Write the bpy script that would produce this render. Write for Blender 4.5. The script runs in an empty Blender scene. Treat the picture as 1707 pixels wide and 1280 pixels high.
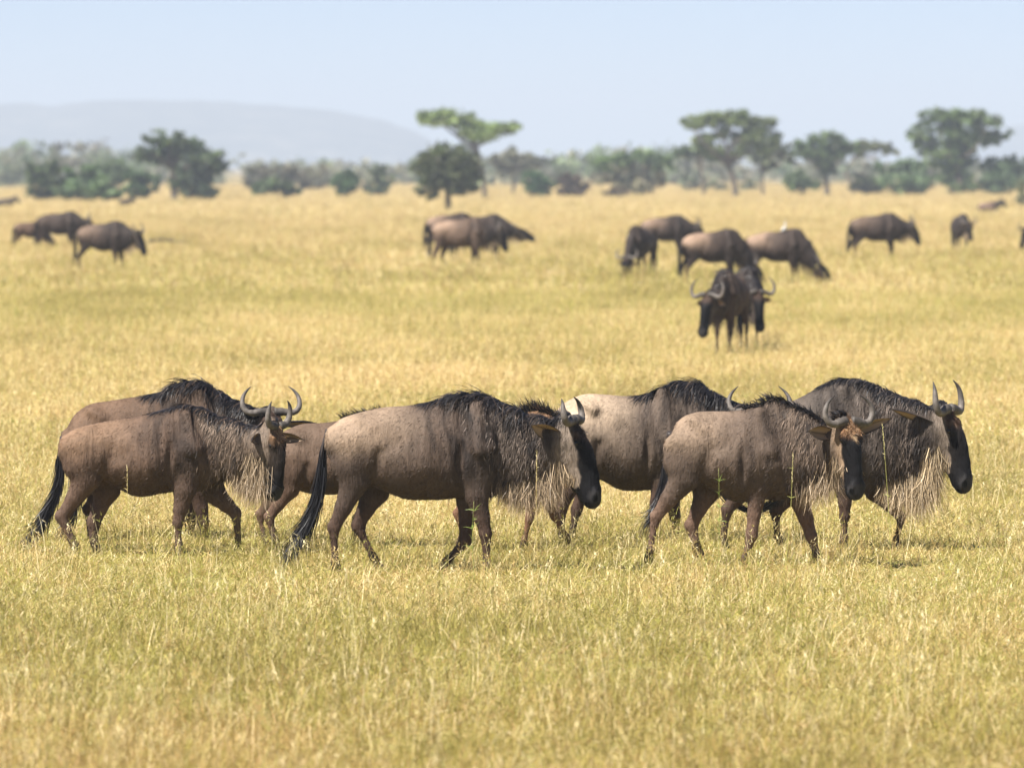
import bpy, math, random
import numpy as np
from mathutils import Vector, Matrix, bvhtree

R = math.radians
scn = bpy.context.scene
COL = scn.collection

# ------------------------------------------------------------------ camera, sky, sun, exposure
CAM_H = 3.2
FPX = 9546.0                      # focal length in pixels of the 1707 px wide frame
HOR = 276.0                       # row of the true horizon
HAZE = 0.0003
PITCH = math.atan((640.0 - HOR) / FPX)
cam_d = bpy.data.cameras.new('camera')
cam_d.sensor_fit = 'HORIZONTAL'
cam_d.sensor_width = 36.0
cam_d.lens = 36.0 * FPX / 1707.0
cam_d.clip_start = 0.5
cam_d.clip_end = 60000
cam_d.dof.use_dof = True
cam_d.dof.focus_distance = 46.5
cam_d.dof.aperture_fstop = 3.2
cam = bpy.data.objects.new('camera', cam_d)
COL.objects.link(cam)
cam.location = (0, 0, CAM_H)
cam.rotation_euler = (R(90) - PITCH, 0, 0)
scn.camera = cam

SUN_DIR = Vector((-0.44, -0.37, 0.82)).normalized()      # towards the sun
sun_el = math.asin(SUN_DIR.z)
sun_az = math.atan2(SUN_DIR.x, SUN_DIR.y)
world = bpy.data.worlds.new('World')
scn.world = world
world.use_nodes = True
wn = world.node_tree
wn.nodes.clear()
sky = wn.nodes.new('ShaderNodeTexSky')
sky.sky_type = 'NISHITA'
sky.sun_disc = False
sky.sun_elevation = sun_el
sky.sun_rotation = sun_az
sky.altitude = 1400
sky.air_density = 0.5
sky.dust_density = 0.4
sky.ozone_density = 1.8
bg = wn.nodes.new('ShaderNodeBackground')
bg.inputs['Strength'].default_value = 0.066
wo = wn.nodes.new('ShaderNodeOutputWorld')
tint = wn.nodes.new('ShaderNodeMix')
tint.data_type = 'RGBA'; tint.blend_type = 'MULTIPLY'; tint.inputs[0].default_value = 1.0
tint.inputs[7].default_value = (0.97, 0.92, 0.92, 1)
wn.links.new(sky.outputs[0], tint.inputs[6])
wn.links.new(tint.outputs[2], bg.inputs[0])
wn.links.new(bg.outputs[0], wo.inputs[0])

sun_d = bpy.data.lights.new('sun', 'SUN')
sun_d.energy = 5.0
sun_d.angle = R(0.55)
sun_d.color = (1.0, 0.955, 0.88)
sun = bpy.data.objects.new('sun', sun_d)
COL.objects.link(sun)
sun.rotation_euler = SUN_DIR.to_track_quat('Z', 'Y').to_euler()
sun.location = (0, 0, 60)

scn.view_settings.view_transform = 'Standard'
scn.view_settings.look = 'None'
scn.view_settings.exposure = 1.13
scn.view_settings.gamma = 1.0
scn.render.engine = 'CYCLES'
scn.cycles.use_denoising = True
scn.cycles.max_bounces = 6
scn.cycles.diffuse_bounces = 3
scn.cycles.transmission_bounces = 3
scn.cycles.volume_bounces = 0
scn.cycles.caustics_reflective = False
scn.cycles.caustics_refractive = False

cp, sp = math.cos(PITCH), math.sin(PITCH)


def at(px, py, Y):
    """point at depth Y seen at pixel (px, py) of the photograph"""
    dx = px - 853.5
    up = 640.0 - py
    dy = FPX * cp + up * sp
    dz = -FPX * sp + up * cp
    t = Y / dy
    return np.array((dx * t, Y, CAM_H + dz * t))


def gdepth(py):
    """depth of the ground seen at row py"""
    up = 640.0 - py
    dy = FPX * cp + up * sp
    dz = -FPX * sp + up * cp
    return -CAM_H * dy / dz


# ------------------------------------------------------------------ small helpers
def tag(o, label=None, cat=None, group=None, kind=None):
    if label: o['label'] = label
    if cat: o['category'] = cat
    if group: o['group'] = group
    if kind: o['kind'] = kind
    return o


def empty(name, loc, rz=0.0):
    o = bpy.data.objects.new(name, None)
    o.empty_display_size = 0.3
    COL.objects.link(o)
    o.location = loc
    o.rotation_euler = (0, 0, rz)
    return o


def mesh_obj(name, verts, faces, mat=None, parent=None, cols=None, attrs=None, smooth=True, link=True):
    """verts (n,3); faces: (m,3|4) array, or a list of such arrays"""
    me = bpy.data.meshes.new(name)
    verts = np.asarray(verts, dtype=np.float32)
    fl = faces if isinstance(faces, list) and len(faces) and isinstance(faces[0], np.ndarray) else [np.asarray(faces)]
    fl = [np.asarray(f, dtype=np.int32) for f in fl if len(f)]
    me.vertices.add(len(verts))
    me.vertices.foreach_set('co', verts.ravel())
    nl = sum(f.size for f in fl)
    npoly = sum(len(f) for f in fl)
    me.loops.add(nl)
    me.loops.foreach_set('vertex_index', np.concatenate([f.ravel() for f in fl]))
    me.polygons.add(npoly)
    tot = np.concatenate([np.full(len(f), f.shape[1], dtype=np.int32) for f in fl])
    st = np.concatenate(([0], np.cumsum(tot)[:-1])).astype(np.int32)
    me.polygons.foreach_set('loop_start', st)
    me.update(calc_edges=True)
    me.polygons.foreach_set('use_smooth', np.full(npoly, smooth, dtype=bool))
    if cols is not None:
        a = me.color_attributes.new('Col', 'FLOAT_COLOR', 'POINT')
        c = np.ones((len(verts), 4), dtype=np.float32)
        c[:, :3] = cols
        a.data.foreach_set('color', c.ravel())
    for k, v in (attrs or {}).items():
        a = me.attributes.new(k, 'FLOAT', 'POINT')
        a.data.foreach_set('value', np.asarray(v, dtype=np.float32))
    me.validate()
    if mat is not None:
        me.materials.append(mat)
    o = bpy.data.objects.new(name, me)
    if link:
        COL.objects.link(o)
    if parent is not None:
        o.parent = parent
    return o


class Geo:
    """collects tubes, ribbons and loose faces into one mesh"""
    def __init__(s):
        s.v = []; s.q = []; s.t = []; s.c = []; s.n = 0

    def add(s, v, q=None, t=None, col=(1, 1, 1)):
        v = np.asarray(v, dtype=float)
        if q is not None and len(q): s.q.append(np.asarray(q) + s.n)
        if t is not None and len(t): s.t.append(np.asarray(t) + s.n)
        s.v.append(v)
        c = np.asarray(col, dtype=float)
        if c.ndim == 1: c = np.tile(c, (len(v), 1))
        s.c.append(c)
        s.n += len(v)

    def tube(s, pts, radii, n=8, col=(1, 1, 1), flat=1.0, rng=None, rough=0.0):
        pts = np.asarray(pts, dtype=float)
        radii = np.asarray(radii, dtype=float)
        m = len(pts)
        tan = np.gradient(pts, axis=0)
        tan /= np.linalg.norm(tan, axis=1)[:, None] + 1e-9
        ref = np.array((0, 0, 1.0)) if abs(tan[0][2]) < 0.9 else np.array((1.0, 0, 0))
        u = np.cross(tan[0], ref); u /= np.linalg.norm(u)
        V = []
        for i in range(m):
            u = u - tan[i] * np.dot(u, tan[i]); u /= np.linalg.norm(u) + 1e-9
            w = np.cross(tan[i], u)
            a = np.arange(n) / n * 2 * np.pi
            rr = np.full(n, radii[i])
            if rng is not None: rr = rr * (1 + rough * rng.normal(size=n))
            V.append(pts[i] + np.outer(np.cos(a) * rr, u) + np.outer(np.sin(a) * rr * flat, w))
        V = np.concatenate(V + [pts[:1], pts[-1:]])
        i0 = np.arange(m - 1)[:, None] * n
        j = np.arange(n)[None, :]
        q = np.stack([i0 + j, i0 + (j + 1) % n, i0 + n + (j + 1) % n, i0 + n + j], -1).reshape(-1, 4)
        jj = np.arange(n)
        t = np.concatenate([np.stack([np.full(n, m * n), (jj + 1) % n, jj], -1),
                            np.stack([np.full(n, m * n + 1), (m - 1) * n + jj, (m - 1) * n + (jj + 1) % n], -1)])
        s.add(V, q, t, col)

    def build(s, name, mat, parent=None, smooth=True, cols=True, link=True):
        fl = []
        if s.q: fl.append(np.concatenate(s.q))
        if s.t: fl.append(np.concatenate(s.t))
        return mesh_obj(name, np.concatenate(s.v), fl, mat, parent, np.concatenate(s.c) if cols else None, smooth=smooth, link=link)


def cr(pts, n):
    """Catmull-Rom resampling of a point list to n points"""
    P = np.asarray(pts, dtype=float)
    if P.ndim == 1: P = P[:, None]
    m = len(P)
    E = np.vstack([2 * P[0] - P[1], P, 2 * P[-1] - P[-2]])
    x = np.linspace(0, m - 1, n)
    i = np.minimum(x.astype(int), m - 2)
    t = (x - i)[:, None]
    a, b, c, d = E[i], E[i + 1], E[i + 2], E[i + 3]
    return 0.5 * ((2 * b) + (-a + c) * t + (2 * a - 5 * b + 4 * c - d) * t ** 2 + (-a + 3 * b - 3 * c + d) * t ** 3)


def sstep(a, b, x):
    t = np.clip((x - a) / (b - a), 0, 1)
    return t * t * (3 - 2 * t)


def mix(a, b, f):
    f = np.asarray(f)[..., None]
    return np.asarray(a) * (1 - f) + np.asarray(b) * f


def hashnoise(P, seed=0):
    """smooth value noise at points P (n,3), about -1..1"""
    P = np.asarray(P, dtype=float)
    i = np.floor(P).astype(np.int64)
    f = P - i
    f = f * f * (3 - 2 * f)
    out = np.zeros(len(P))
    for dx in (0, 1):
        for dy in (0, 1):
            for dz in (0, 1):
                h = ((i[:, 0] + dx) * 374761393 + (i[:, 1] + dy) * 668265263 + (i[:, 2] + dz) * 2147483647 + seed * 1274126177) & 0xffffffff
                h = ((h ^ (h >> 13)) * 1274126177) & 0xffffffff
                h = (h ^ (h >> 16)) / 4294967295.0
                w = (f[:, 0] if dx else 1 - f[:, 0]) * (f[:, 1] if dy else 1 - f[:, 1]) * (f[:, 2] if dz else 1 - f[:, 2])
                out += w * h
    return out * 2 - 1


def draped(g, root, direc, length, width, col, bvh, seg=6, gravity=1.0, curl=.2, rng=None, off=.006):
    """long hair that lies on the body instead of sinking into it"""
    n = len(root)
    d = direc / (np.linalg.norm(direc, axis=1)[:, None] + 1e-9)
    p = root.copy(); step = (length / seg)[:, None]
    cv = rng.normal(size=(n, 3)) * curl
    side0 = rng.normal(size=(n, 3))
    offs = off * (.4 + 1.4 * rng.random(n))
    V = np.zeros((n, seg + 1, 2, 3)); nr = np.zeros((n, 3))
    for k in range(seg + 1):
        for i in range(n):
            co, no, _, dist = bvh.find_nearest(Vector(p[i]))
            no = np.array(no); v = p[i] - np.array(co)
            h = float(v @ no)
            nr[i] = no
            if h < offs[i]:
                p[i] = p[i] + no * (offs[i] - h)
        s_ = np.cross(d, nr * 1.0 + side0 * .35)
        s_ /= np.linalg.norm(s_, axis=1)[:, None] + 1e-9
        w = width * (1 - (k / seg) ** 1.8) * .5 + .0003
        V[:, k, 0] = p - s_ * (w[:, None] if hasattr(w, 'shape') and w.shape else w)
        V[:, k, 1] = p + s_ * (w[:, None] if hasattr(w, 'shape') and w.shape else w)
        d = d + np.array((0, 0, -gravity)) / seg + cv / seg
        d = d - nr * np.minimum(0, np.einsum('ij,ij->i', d, nr))[:, None]
        d /= np.linalg.norm(d, axis=1)[:, None] + 1e-9
        p = p + d * step
    b = np.arange(n)[:, None] * (2 * (seg + 1)) + np.arange(seg)[None, :] * 2
    q = np.stack([b, b + 1, b + 3, b + 2], -1).reshape(-1, 4)
    g.add(V.reshape(-1, 3), q, None, np.repeat(np.broadcast_to(col, (n, 3)), 2 * (seg + 1), 0))


def ribbons(g, root, direc, length, width, col, seg=4, gravity=0.0, curl=0.0, rng=None, tipcol=None):
    """many tapering hair / blade ribbons at once"""
    n = len(root)
    direc = direc / (np.linalg.norm(direc, axis=1)[:, None] + 1e-9)
    length = np.broadcast_to(np.asarray(length, float), (n,))
    width = np.broadcast_to(np.asarray(width, float), (n,))
    side = np.cross(direc, rng.normal(size=(n, 3)))
    side /= np.linalg.norm(side, axis=1)[:, None] + 1e-9
    cv = rng.normal(size=(n, 3)) * curl
    p = root.copy(); d = direc.copy()
    V = np.zeros((n, seg + 1, 2, 3))
    step = (length / seg)[:, None]
    for k in range(seg + 1):
        w = width * (1 - (k / seg) ** 1.6) * 0.5 + 0.0003
        V[:, k, 0] = p - side * w[:, None]
        V[:, k, 1] = p + side * w[:, None]
        d = d + np.array((0, 0, -gravity)) / seg + cv / seg
        d /= np.linalg.norm(d, axis=1)[:, None] + 1e-9
        p = p + d * step
    V = V.reshape(-1, 3)
    b = np.arange(n)[:, None] * (2 * (seg + 1)) + np.arange(seg)[None, :] * 2
    q = np.stack([b, b + 1, b + 3, b + 2], -1).reshape(-1, 4)
    c = np.broadcast_to(np.asarray(col, float), (n, 3))
    C = np.repeat(c[:, None, :], 2 * (seg + 1), 1)
    if tipcol is not None:
        f = np.repeat(np.arange(seg + 1) / seg, 2)[None, :, None]
        C = C * (1 - f) + np.broadcast_to(np.asarray(tipcol, float), (n, 3))[:, None, :] * f
    g.add(V, q, None, C.reshape(-1, 3))


# ------------------------------------------------------------------ materials
def new_mat(name):
    m = bpy.data.materials.new(name)
    m.use_nodes = True
    nt = m.node_tree
    nt.nodes.clear()
    out = nt.nodes.new('ShaderNodeOutputMaterial')
    b = nt.nodes.new('ShaderNodeBsdfPrincipled')
    nt.links.new(b.outputs[0], out.inputs[0])
    return m, nt, b, out


def N(nt, typ, **kw):
    n = nt.nodes.new(typ)
    for k, v in kw.items():
        if k in n.inputs.keys(): n.inputs[k].default_value = v
        else: setattr(n, k, v)
    return n


def ramp(nt, src, stops):
    r = nt.nodes.new('ShaderNodeValToRGB')
    e = r.color_ramp.elements
    while len(e) < len(stops): e.new(0.5)
    for el, (p, c) in zip(e, stops):
        el.position = p
        el.color = (c, c, c, 1) if not hasattr(c, '__len__') else (*c, 1)
    nt.links.new(src, r.inputs[0])
    return r


def mixc(nt, fac, a, b, typ='MIX'):
    m = nt.nodes.new('ShaderNodeMix')
    m.data_type = 'RGBA'
    m.blend_type = typ
    for inp, v in ((m.inputs[0], fac), (m.inputs[6], a), (m.inputs[7], b)):
        if hasattr(v, 'links') or hasattr(v, 'is_linked'): nt.links.new(v, inp)
        elif hasattr(v, '__len__'): inp.default_value = (*v, 1) if len(v) == 3 else v
        else: inp.default_value = v
    return m.outputs[2]


def math_n(nt, op, a, b=0.0, c=None):
    m = nt.nodes.new('ShaderNodeMath')
    m.operation = op
    for i, v in enumerate((a, b) if c is None else (a, b, c)):
        if hasattr(v, 'is_linked'): nt.links.new(v, m.inputs[i])
        else: m.inputs[i].default_value = v
    return m.outputs[0]


def coat_material():
    m, nt, b, out = new_mat('wildebeest_coat')
    at_ = N(nt, 'ShaderNodeAttribute', attribute_name='Col')
    br = N(nt, 'ShaderNodeAttribute', attribute_name='brindle')
    tc = N(nt, 'ShaderNodeTexCoord')
    mp = N(nt, 'ShaderNodeMapping')
    mp.inputs['Scale'].default_value = (16, 10, 2.2)
    nt.links.new(tc.outputs['Object'], mp.inputs[0])
    n1 = N(nt, 'ShaderNodeTexNoise', Scale=1.0, Detail=3.0, Roughness=0.55)
    n1.inputs['Distortion'].default_value = 0.5
    nt.links.new(mp.outputs[0], n1.inputs['Vector'])
    st = ramp(nt, n1.outputs[0], [(0.40, 0.0), (0.60, 1.0)])
    f = math_n(nt, 'MULTIPLY', st.outputs[0], br.outputs['Fac'])
    c1 = mixc(nt, f, at_.outputs['Color'], (0.016, 0.013, 0.012))
    # broad patchiness and fine hair mottling
    n2 = N(nt, 'ShaderNodeTexNoise', Scale=5.0, Detail=4.0, Roughness=0.6)
    nt.links.new(tc.outputs['Object'], n2.inputs['Vector'])
    r2 = ramp(nt, n2.outputs[0], [(0.25, 0.68), (0.75, 1.35)])
    c2 = mixc(nt, 1.0, c1, r2.outputs[0], 'MULTIPLY')
    mp3 = N(nt, 'ShaderNodeMapping')
    mp3.inputs['Scale'].default_value = (55, 55, 26)
    mp3.inputs['Rotation'].default_value = (0, 0.5, 0)
    nt.links.new(tc.outputs['Object'], mp3.inputs[0])
    n3 = N(nt, 'ShaderNodeTexNoise', Scale=1.0, Detail=4.0, Roughness=0.7)
    nt.links.new(mp3.outputs[0], n3.inputs['Vector'])
    r3 = ramp(nt, n3.outputs[0], [(0.25, 0.78), (0.75, 1.25)])
    c3 = mixc(nt, 1.0, c2, r3.outputs[0], 'MULTIPLY')
    nt.links.new(c3, b.inputs['Base Color'])
    b.inputs['Roughness'].default_value = 0.62
    b.inputs['Specular IOR Level'].default_value = 0.12
    bp = N(nt, 'ShaderNodeBump', Strength=0.4, Distance=0.02)
    nt.links.new(n3.outputs[0], bp.inputs['Height'])
    bp2 = N(nt, 'ShaderNodeBump', Strength=0.35, Distance=0.05)
    nt.links.new(n1.outputs[0], bp2.inputs['Height'])
    nt.links.new(bp2.outputs[0], bp.inputs['Normal'])
    nt.links.new(bp.outputs[0], b.inputs['Normal'])
    return m


def hair_material(name='hair', rough=0.5, spec=0.4):
    m, nt, b, out = new_mat(name)
    at_ = N(nt, 'ShaderNodeAttribute', attribute_name='Col')
    nt.links.new(at_.outputs['Color'], b.inputs['Base Color'])
    b.inputs['Roughness'].default_value = rough
    b.inputs['Specular IOR Level'].default_value = spec
    return m


def horn_material():
    m, nt, b, out = new_mat('horn')
    at_ = N(nt, 'ShaderNodeAttribute', attribute_name='Col')
    tc = N(nt, 'ShaderNodeTexCoord')
    n = N(nt, 'ShaderNodeTexNoise', Scale=22.0, Detail=5.0, Roughness=0.65)
    nt.links.new(tc.outputs['Object'], n.inputs['Vector'])
    r = ramp(nt, n.outputs[0], [(0.3, 0.6), (0.7, 1.35)])
    nt.links.new(mixc(nt, 1.0, at_.outputs['Color'], r.outputs[0], 'MULTIPLY'), b.inputs['Base Color'])
    b.inputs['Roughness'].default_value = 0.58
    b.inputs['Specular IOR Level'].default_value = 0.3
    bp = N(nt, 'ShaderNodeBump', Strength=0.4, Distance=0.01)
    nt.links.new(n.outputs[0], bp.inputs['Height'])
    nt.links.new(bp.outputs[0], b.inputs['Normal'])
    return m


M_COAT = coat_material()
M_FUR = hair_material('fur', 0.55, 0.17)
M_HAIR = hair_material('long_hair', 0.45, 0.35)
M_HORN = horn_material()
m_, nt_, b_, o_ = new_mat('eye'); b_.inputs['Base Color'].default_value = (0.008, 0.006, 0.005, 1); b_.inputs['Roughness'].default_value = 0.08
M_EYE = m_
m_, nt_, b_, o_ = new_mat('wet_nose'); b_.inputs['Base Color'].default_value = (0.02, 0.018, 0.018, 1); b_.inputs['Roughness'].default_value = 0.35
M_NOSE = m_
# ------------------------------------------------------------------ ground, hills
def meadow_green(nt):
    """0 = straw, 1 = green; patches of the meadow by world position"""
    ge = N(nt, 'ShaderNodeNewGeometry')
    sx = N(nt, 'ShaderNodeSeparateXYZ')
    nt.links.new(ge.outputs['Position'], sx.inputs[0])
    y = sx.outputs['Y']
    lg = math_n(nt, 'LOGARITHM', y, 10.0)                 # 30 m = 1.48, 46 = 1.66, 100 = 2, 400 = 2.6
    t = math_n(nt, 'DIVIDE', math_n(nt, 'SUBTRACT', lg, 1.4), 1.4)
    r = ramp(nt, t, [(0.0, .48), (0.10, .60), (0.165, .60), (0.235, .40), (.33, .26), (.42, .22), (.50, .48), (.58, .46), (.70, .22), (1.0, .10)])
    mp = N(nt, 'ShaderNodeMapping'); mp.inputs['Scale'].default_value = (.16, .10, .1)
    nt.links.new(ge.outputs['Position'], mp.inputs[0])
    n = N(nt, 'ShaderNodeTexNoise', Scale=1.0, Detail=4.0, Roughness=.6)
    nt.links.new(mp.outputs[0], n.inputs['Vector'])
    n2 = N(nt, 'ShaderNodeTexNoise', Scale=1.1, Detail=3.0, Roughness=.6)
    nt.links.new(ge.outputs['Position'], n2.inputs['Vector'])
    a = math_n(nt, 'MULTIPLY_ADD', math_n(nt, 'SUBTRACT', n.outputs[0], .5), 2.6, r.outputs[0])
    a = math_n(nt, 'MULTIPLY_ADD', math_n(nt, 'SUBTRACT', n2.outputs[0], .5), .7, a)
    dry = ramp(nt, t, [(0.0, .42), (.06, .26), (.12, .10), (.24, 0.0)])
    return a, ge, n2, n, dry


def ground_material():
    m, nt, b, out = new_mat('dry_meadow_ground')
    a, ge, n2, nlow, dry = meadow_green(nt)
    n = N(nt, 'ShaderNodeTexNoise', Scale=9.0, Detail=6.0, Roughness=.7)
    nt.links.new(ge.outputs['Position'], n.inputs['Vector'])
    soil = mixc(nt, ramp(nt, n.outputs[0], [(.35, 0.0), (.65, 1.0)]).outputs[0], (.22, .16, .07), (.36, .265, .11))
    a2 = N(nt, 'ShaderNodeClamp'); nt.links.new(a, a2.inputs[0])
    c = mixc(nt, a2.outputs[0], soil, (.20, .20, .06))
    nt.links.new(c, b.inputs['Base Color'])
    b.inputs['Roughness'].default_value = .95
    b.inputs['Specular IOR Level'].default_value = .1
    return m


M_GROUND = ground_material()
gx = np.concatenate([-np.geomspace(3, 2400, 16)[::-1], np.geomspace(3, 2400, 16)])
gy = np.concatenate([[-150, 0, 20], np.geomspace(30, 8400, 40)])
GX, GY = np.meshgrid(gx, gy, indexing='ij')
ni, nj = GX.shape
ii, jj = np.meshgrid(np.arange(ni - 1), np.arange(nj - 1), indexing='ij')
qa = (ii * nj + jj).ravel()
Qg = np.stack([qa, qa + nj, qa + nj + 1, qa + 1], -1)
tag(mesh_obj('ground', np.stack([GX.ravel(), GY.ravel(), np.zeros(GX.size)], 1), Qg, M_GROUND), kind='structure')

m_, nt_, b_, o_ = new_mat('wooded_hill')
tc_ = N(nt_, 'ShaderNodeTexCoord')
n_ = N(nt_, 'ShaderNodeTexNoise', Scale=.02, Detail=8.0, Roughness=.7)
nt_.links.new(tc_.outputs['Object'], n_.inputs['Vector'])
rr_ = ramp(nt_, n_.outputs[0], [(.35, (.02, .03, .03)), (.52, (.06, .07, .06)), (.7, (.20, .18, .14))])
nt_.links.new(rr_.outputs[0], b_.inputs['Base Color'])
b_.inputs['Roughness'].default_value = .95
M_HILL = m_


def hills(name, prof, Y0, depth):
    xs = np.array([p[0] for p in prof], float); ys = np.array([p[1] for p in prof], float)
    px = np.linspace(xs[0], xs[-1], 220)
    sky_ = np.interp(px, xs, ys)
    h = (HOR - sky_) / FPX * Y0 + CAM_H
    h = np.maximum(h, -0.5)
    X = (px - 853.5) / FPX * Y0
    nd = 24
    V = []
    for k in range(nd):
        t = k / (nd - 1)
        shape = math.sin(math.pi * min(1.0, t * 1.0)) ** .7
        y = Y0 - depth * .5 + depth * t
        P = np.stack([X / 30, np.full_like(X, y / 30), np.zeros_like(X)], 1)
        bump = hashnoise(P, 3) * 1.6 + hashnoise(P * .25, 5) * 3.0 + hashnoise(P * 3, 8) * .7
        z = h * shape * (1 + 0) + bump * shape * np.clip(h / 15, 0, 1)
        z = np.where((h < .6), -1 + 0 * z, z) if shape > 0 else z * 0 - .5
        V.append(np.stack([X, np.full_like(X, y), np.maximum(z, -.6)], 1))
    V = np.concatenate(V)
    m = len(px)
    i, j = np.meshgrid(np.arange(nd - 1), np.arange(m - 1), indexing='ij')
    a = (i * m + j).ravel()
    o = mesh_obj(name, V, np.stack([a, a + 1, a + m + 1, a + m], -1), M_HILL)
    return tag(o, kind='structure')


hills('hills', [(-1800, 270), (-1100, 215), (-600, 190), (-50, 174), (0, 177), (55, 175), (105, 181), (150, 174), (200, 168), (330, 170), (380, 172), (450, 177), (560, 187), (640, 202), (690, 220),
                (730, 242), (800, 262), (900, 273), (1000, 277)], 6600, 1300)
hills('hills', [(1500, 277), (1600, 262), (1650, 232), (1690, 208), (1760, 198), (1900, 190), (2400, 215), (3000, 270)], 7600, 1000)

# ------------------------------------------------------------------ trees
def leaf_material(name='foliage'):
    m, nt, b, out = new_mat(name)
    at_ = N(nt, 'ShaderNodeAttribute', attribute_name='Col')
    nt.links.new(at_.outputs['Color'], b.inputs['Base Color'])
    b.inputs['Roughness'].default_value = .55
    b.inputs['Specular IOR Level'].default_value = .3
    tr = N(nt, 'ShaderNodeBsdfTranslucent')
    nt.links.new(mixc(nt, 1.0, at_.outputs['Color'], (1.0, 1.25, .6), 'MULTIPLY'), tr.inputs[0])
    ms = N(nt, 'ShaderNodeMixShader'); ms.inputs[0].default_value = .3
    nt.links.new(b.outputs[0], ms.inputs[1]); nt.links.new(tr.outputs[0], ms.inputs[2])
    nt.links.new(ms.outputs[0], out.inputs[0])
    return m


M_LEAF = leaf_material()
m_, nt_, b_, o_ = new_mat('bark')
tc_ = N(nt_, 'ShaderNodeTexCoord')
n_ = N(nt_, 'ShaderNodeTexNoise', Scale=6.0, Detail=6.0, Roughness=.7)
nt_.links.new(tc_.outputs['Object'], n_.inputs['Vector'])
rr_ = ramp(nt_, n_.outputs[0], [(.3, (.05, .038, .028)), (.7, (.16, .125, .09))])
nt_.links.new(rr_.outputs[0], b_.inputs['Base Color'])
b_.inputs['Roughness'].default_value = .9
M_BARK = m_

OLIVE = (.085, .105, .042); DARK = (.090, .118, .058); GREEN = (.10, .15, .068); BROWNISH = (.12, .105, .06); PALEG = (.16, .19, .08); TAN = (.22, .18, .11)


def leaves(g, centres, radii, n, size, col, rng, flat=1.0):
    """leaf clumps in ellipsoids"""
    C = np.asarray(centres, float); Rr = np.asarray(radii, float)
    vol = Rr.prod(1) ** .75; vol /= vol.sum()
    cnt = np.maximum((vol * n).astype(int), 10)
    P = []; T = []
    for c, r, k in zip(C, Rr, cnt):
        nc = max(4, k // 26)
        d = rng.normal(size=(nc, 3)); d /= np.linalg.norm(d, axis=1)[:, None]
        cc = c + d * r * (rng.random((nc, 1)) ** .38)
        ci = rng.integers(0, nc, k)
        cs = rng.uniform(.12, .30, (nc, 1)) * np.array((1, 1, .6)) * r.mean()
        P.append(cc[ci] + rng.normal(size=(k, 3)) * cs[ci] * .8)
        tone = np.exp(rng.normal(size=nc) * .28)
        T.append(tone[ci])
    P = np.concatenate(P); T = np.concatenate(T)
    n = len(P)
    s = size * rng.uniform(.6, 1.4, n)
    u = rng.normal(size=(n, 3)); u /= np.linalg.norm(u, axis=1)[:, None]
    w = np.cross(u, rng.normal(size=(n, 3)) + np.array((0, 0, 1.2))); w /= np.linalg.norm(w, axis=1)[:, None]
    V = np.stack([P - u * s[:, None], P - w * s[:, None] * .5, P + u * s[:, None], P + w * s[:, None] * .5], 1).reshape(-1, 3)
    q = np.arange(n * 4).reshape(-1, 4)
    tone = T * np.exp(rng.normal(size=n) * .22)
    c = np.asarray(col) * tone[:, None] * np.array((1, 1, 1)) + rng.normal(size=(n, 3)) * .006
    V[:, 2] = np.maximum(V[:, 2], .03)
    g.add(V, q, None, np.repeat(np.clip(c, .005, 1), 4, 0))


def tree(name, label, cat, base_py, trunk, blobs, col, n=2600, group='trees and shrubs along the far edge of the plain', rad=.22, thick=.8, leaf=.26, seed=1, col2=None, depth=None):
    """trunk: [(px,py)...] from the ground up; blobs: (px,py,rx,ry) of the crown on the photograph"""
    rng = np.random.default_rng(seed)
    Y = depth or gdepth(base_py)
    mpp = Y / FPX
    o = at(trunk[0][0], base_py, Y)
    r = empty(name, (o[0], Y, 0))
    tag(r, label, cat, group)
    org = np.array((o[0], Y, 0))
    cs = []; rs = []
    for b in blobs:
        p = at(b[0], b[1], Y) - org
        p[1] += rng.uniform(-.4, .4) * b[2] * mpp
        cs.append(p); rs.append((b[2] * mpp * .98, max(b[2] * mpp * thick * .9, .4), b[3] * mpp * .98))
    g = Geo()
    half = len(cs) if col2 is None else (len(cs) + 1) // 2
    leaves(g, cs[:half], rs[:half], int(1.5 * n * half / len(cs)), leaf, col, rng)
    if col2 is not None: leaves(g, cs[half:], rs[half:], int(1.5 * n * (1 - half / len(cs))), leaf, col2, rng)
    g.build('crown', M_LEAF, r, smooth=False)
    t = Geo()
    tp = [at(a, b, Y) - org for a, b in trunk]
    tp[0][2] = -.05
    tp = cr(tp, 12)
    t.tube(tp, np.linspace(rad, rad * .55, 12) * (1 + .5 * np.exp(-np.linspace(0, 12, 12))), 9, rng=rng, rough=.06)
    top = tp[-1]
    for c, q in zip(cs, rs):
        for k in range(2):
            end = c + rng.normal(size=3) * np.array(q) * .35
            midp = top * .45 + end * .55 + rng.normal(size=3) * .12 * np.linalg.norm(end - top)
            midp[2] = min(midp[2], end[2] - .05)
            st_ = tp[rng.integers(8, 12)]
            t.tube(cr([st_, midp, end], 9), np.linspace(rad * .42, .03, 9), 6, rng=rng, rough=.08)
    t.build('trunk', M_BARK, r, cols=False)
    return r


def shrub(label, base_py, blobs, col, n=900, name='shrub', cat='bush', seed=1, depth=None, leaf=.24, col2=None):
    x = sum(b[0] for b in blobs) / len(blobs)
    yb = min(b[1] for b in blobs)
    return tree(name, label, cat, base_py, [(x, base_py), (x + 2, base_py - 6), (x, (yb + base_py) / 2)], blobs, col, n, rad=.10, seed=seed, depth=depth, leaf=leaf, col2=col2)


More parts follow.
